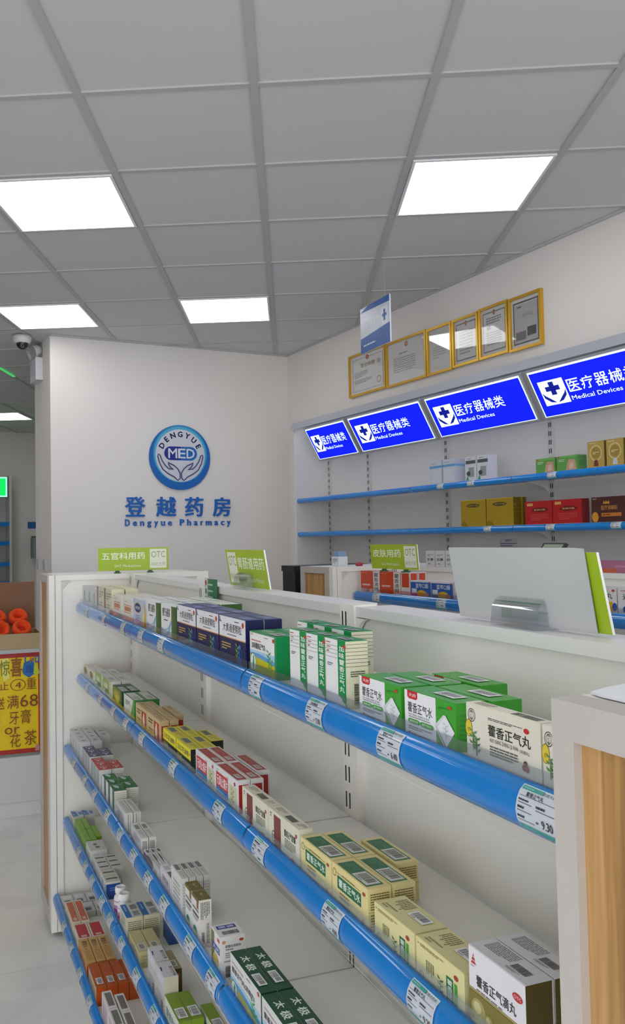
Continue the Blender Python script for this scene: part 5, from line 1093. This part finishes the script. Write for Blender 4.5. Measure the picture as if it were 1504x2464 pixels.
# ================================================================== GOODS ON THE WALL SHELVES
wa, wb = .300, .054
def wallg(desc, d, z, spots, where, name='medicine_box'): put_group(desc, 1, d, spots, frame='w', z=z, where=where, name=name)
d = dict(w=.105, h=.135, d=.07, c='#c3cad2', F=[('r', 0, .68, 1, .78, '#5f9ccc'), ('l', .15, .84, .85, .9, 1, '#8fa3b5'), ('r', .1, .1, .9, .6, '#ccd2d8')], R=[('r', 0, .68, 1, .78, '#7fb0d4')])
wallg('pale carton with a blue band', d, wa, [(3.848, 3.052, 'left'), (3.733, 3.052, 'right')], 'on the upper wall shelf, leftmost goods')
d = dict(w=.086, h=.130, d=.06, c='#d4d4da', F=[('r', .05, .70, .95, .84, '#4a5a58'), ('r', .3, .15, .8, .55, '#8d9a98'), ('e', .3, .3, .18, .1, '#3a4a48'), ('p', [(.05, .02), (.3, .02), (.22, .25)], '#2f8f7a'), ('l', .2, .88, .8, .94, 1, '#77797c')])
wallg('white carton with dark and green print', d, wa, [(3.545, 3.052, 'left'), (3.452, 3.052, 'right')], 'on the upper wall shelf')
d = dict(w=.122, h=.070, d=.06, c='#5f9e4c', F=[('r', .0, .85, 1, 1, '#6fae5a'), ('p', [(.45, .0), (.95, .05), (.9, .7), (.6, .75), (.5, .4)], '#c49a82'), ('p', [(.6, .1), (.85, .15), (.8, .55), (.65, .5)], '#d9b8a2'), ('l', .1, .6, .4, .8, 2, '#c4dcb8'), ('e', .1, .92, .05, .06, '#c2402c')], R=[('l', .2, .3, .8, .7, 3, '#4f8a3e')])
wallg('green carton with a hand picture', d, wa, [(3.036, 3.052, 'left'), (2.905, 3.052, 'right')], 'on the upper wall shelf')
d = dict(w=.090, h=.118, d=.05, c='#b59a4c', Rc='#8c7430', F=[('o', .5, .55, .36, .30, .10, '#e0d4a4'), ('e', .5, .55, .26, .22, '#a08438'), ('l', .3, .5, .7, .6, 2, '#e4dab0'), ('p', [(.35, .05), (.65, .05), (.6, .28), (.4, .28)], '#7a3a2c'), ('l', .1, .9, .6, .95, 1, '#e4dab0')])
d2 = dict(d); d2['F'] = [c if c[-1] != '#7a3a2c' else c[:-1] + ('#c3ccd2',) for c in d['F']]
wallg('gold carton with a round emblem and red figure', d, wa, [(2.722, 3.052, '')], 'on the upper wall shelf')
wallg('gold carton with a round emblem and pale figure', d2, wa, [(2.620, 3.052, '')], 'on the upper wall shelf')
wallg('gold carton, rightmost of the three', dict(d), wa, [(2.518, 3.052, '')], 'on the upper wall shelf')
d = dict(w=.195, h=.142, d=.024, c='#a88a10', Rc='#6f5a0c', F=[('e', .5, .78, .26, .07, '#3f3a16'), ('t', .3, .755, .7, .81, '远红外贴', '#b9a640', .01), ('leaf', .15, .02, .2, '#8a6c0c'), ('p', [(.0, 0), (.3, 0), (.2, .14), (.05, .2)], '#8a6c0c'), ('r', 0, .97, 1, 1, '#c4a83a')], R=[('l', .2, .2, .8, .8, 5, '#8c7410')])
wallg('big golden yellow carton', d, wb, [(3.590, 3.052, 'left, front row'), (3.390, 3.052, 'right, front row'), (3.590, 3.078, 'left, second row'), (3.390, 3.078, 'right, second row'), (3.580, 3.104, 'left, third row'), (3.380, 3.104, 'right, third row')], 'on the lower wall shelf')
d = dict(w=.174, h=.112, d=.022, c='#b0161a', Rc='#7a0e12', F=[('r', .08, .80, .3, .92, '#d8a05c'), ('e', .55, .62, .3, .10, '#6a1014'), ('t', .34, .58, .76, .66, '医用冷敷', '#d8b06c', .01), ('l', .2, .15, .85, .45, 4, '#c94a40')], R=[('l', .2, .2, .8, .8, 5, '#8c1c1c')])
wallg('red carton with gold print', d, wb, [(3.116, 3.052, 'left, front row'), (2.939, 3.052, 'right, front row'), (3.116, 3.076, 'left, second row'), (2.939, 3.076, 'right, second row')], 'on the lower wall shelf')
d = dict(w=.176, h=.112, d=.03, c='#4a2420', F=[('t', .3, .48, .78, .66, '医疗消痛贴', '#c98a3c', .015), ('r', .3, .22, .9, .36, '#c8782c'), ('l', .34, .25, .86, .33, 1, '#6a3018'), ('p', [(.36, .72), (.38, .86), (.42, .78), (.46, .86), (.50, .78), (.54, .86), (.56, .72)], '#d08a2c'), ('e', .11, .21, .10, .20, '#d8902c'), ('l', .04, .9, .2, .95, 1, '#d8b89c')])
wallg('dark maroon carton with orange lettering', d, wb, [(2.711, 3.052, '')], 'on the lower wall shelf, at the right edge')
# sticker on the wall panel
b = B(); b.box(0, .13, 0, .001, 0, .05, mat('#cfccd0', .5)); Art(b, (0, 0, 0), (.13, 0, 0), (0, 0, .05), (0, -1, 0)).run([('t', .3, .7, .7, .95, '温馨提示', '#3c3a6c', .01), ('l', .02, .1, .98, .6, 2, '#77709c')])
tag(b.obj('notice_sticker', None, w(3.56, 3.2945, -.066), ROT_W), 'small notice with purple text on the wall shelving\'s back panel', 'notice')

# ================================================================== GOODS ON THE GONDOLA BEHIND
vb = .5495 + 1.58
wg = 'on the gondola behind'
d = dict(w=.148, h=.096, d=.045, c='#c8401f', F=[('r', .66, 0, 1, 1, '#d9d2cc'), ('v', .70, .06, .92, .94, '藿香清胃', '#3a3436', .012), ('r', .08, .32, .5, .40, '#d8b0a4'), ('l', .06, .9, .6, .94, 1, '#e0a090')], T=[('r', .66, 0, 1, 1, '#d9d2cc')])
wallg('orange-red carton with a white strip', d, S_Z[1], [(3.197, vb, 'left'), (3.046, vb, 'right')], wg)
d = dict(w=.062, h=.098, d=.04, c='#d4cfca', F=[('r', .1, .35, .9, .95, '#c8421f')], R=[('r', .1, .4, .9, .95, '#c8421f')])
wallg('white carton with an orange square', d, S_Z[1], [(2.895, vb, 'front one'), (2.895, vb + .043, 'rear one')], wg)
d = dict(w=.130, h=.066, d=.05, c='#d7d8dc', Fc='#1d55a8', F=[('r', 0, .9, 1, 1, '#d7d8dc'), ('t', .25, .55, .88, .82, '蓝芩口服', '#dfe6f0', .012), ('r', .05, .2, .3, .5, '#c9d4e4'), ('e', .55, .2, .25, .22, '#d8a82c'), ('e', .75, .12, .15, .14, '#c98a6c'), ('r', .9, .86, .97, .94, '#c2402c')])
wallg('blue and white carton', d, S_Z[1], [(2.828, vb, 'left'), (2.694, vb, 'right')], wg + ', beside the orange cartons')
d = dict(w=.082, h=.066, d=.05, c='#cfcfd0', F=[('t', .1, .3, .85, .6, '止咳丸', '#4a4b50', .012), ('l', .1, .75, .7, .85, 1, '#8a8b90')])
wallg('white carton with black lettering', d, S_Z[1], [(2.556, vb, '')], wg + ', left of the white sheet')
d = dict(w=.075, h=.080, d=.05, c='#d5d2d2', F=[('t', .2, .55, .8, .78, '通丸', '#33343a', .012), ('p', [(.5, .05), (.85, .05), (.8, .45), (.6, .45)], '#d8a81c'), ('e', .9, .25, .12, .16, '#1d4f9c'), ('l', .2, .84, .6, .9, 1, '#7d7e84'), ('e', .85, .87, .08, .05, '#c2402c')])
wallg('white carton with a yellow figure', d, S_Z[1], [(1.885, vb, '')], wg + ', right of the white sheet')
d = dict(w=.11, h=.080, d=.05, c='#d5d4d6', F=[('t', .15, .55, .8, .78, '通窍', '#33343a', .012), ('e', .45, .18, .3, .2, '#1d3f8c'), ('l', .1, .86, .6, .92, 1, '#b0605a')])
wallg('white carton with a navy blot', d, S_Z[1], [(1.805, vb, '')], wg + ', at the right edge')
d = dict(w=.060, h=.070, d=.045, c='#d0d1d4', F=[('t', .15, .38, .85, .55, '胶囊', '#33343a', .01), ('l', .15, .65, .85, .8, 2, '#8a8b90'), ('l', .25, .12, .7, .25, 1, '#8a8b90')])
wallg('small white carton', d, -.1305, [(2.996, 1.58 + .763, 'left'), (2.930, 1.58 + .763, 'middle'), (2.864, 1.58 + .763, 'right, half behind the white sheet')], 'on top of the gondola behind')
d = dict(w=.19, h=.040, d=.055, c='#a86a86', F=[('r', 0, 0, .5, .35, '#c8603c'), ('l', .5, .4, .9, .7, 1, '#bd8aa0')], T=[('l', .1, .3, .9, .7, 2, '#b87a96')])
wallg('flat mauve carton', d, -.1305, [(2.085, 1.58 + .763, '')], 'on top of the gondola behind, right of the white sheet')
t = empty('pill_bottle', w(3.39, 1.58 + .56, -.1295), ROT_W)
b = B(); b.box(-.030, .030, -.025, .025, 0, .045, mat('#d9dce0', .4)); Art(b, (-.03, -.025, 0), (.06, 0, 0), (0, 0, .045), (0, -1, 0)).run([('l', .15, .3, .85, .8, 3, '#7d8794')]); b.obj('bottle_body', t)
b = B(); b.box(-.026, .026, -.021, .021, .0455, .068, mat('#7fa3c4', .4)); b.obj('cap', t)
tag(t, 'small white bottle with a pale blue cap on the end of the gondola behind', 'bottle')
t = empty('handheld_scanner', w(2.30, 1.58 + .795, -.1275), ROT_W)
b = B(); b.box(-.05, .05, -.03, .03, 0, .02, mat('#33383a', .4)); b.obj('stand', t)
b = B(); p = [(-.055, -.02, .05), (.055, -.02, .05), (.060, .012, .098), (-.050, .012, .098)]; q = [(x, y + .012, z - .006) for x, y, z in p]
b.mesh(p + q, [(0, 1, 2, 3), (5, 4, 7, 6), (1, 5, 6, 2), (4, 0, 3, 7), (3, 2, 6, 7), (4, 5, 1, 0)], mat('#2c3234', .35)); b.box(-.012, .012, -.008, .008, .0205, .055, mat('#33383a', .4)); b.obj('casing', t)
b = B(); n = Vector((0, -.048, -.032)).normalized() * -1; n = Vector((0, -.048, .032)).normalized(); Art(b, Vector(p[0]) , Vector(p[1]) - Vector(p[0]), Vector(p[3]) - Vector(p[0]), n).run([('r', .08, .12, .92, .9, '#8fa08c'), ('l', .2, .35, .8, .7, 2, '#5d6a5c')]); b.obj('screen', t)
tag(t, 'dark handheld device with a grey-green screen behind the top of the white sheet', 'device')
b = B(); b.lathe([(.0005, 0), (.014, 0), (.018, .006), (.016, .014), (.008, .018), (.0005, .019)], mat('#a8303c', .4), 20)
tag(b.obj('red_cap', None, w(3.285, 1.58 + .60, -.1295)), 'small red cap on the gondola behind, left of its green sign', 'cap')
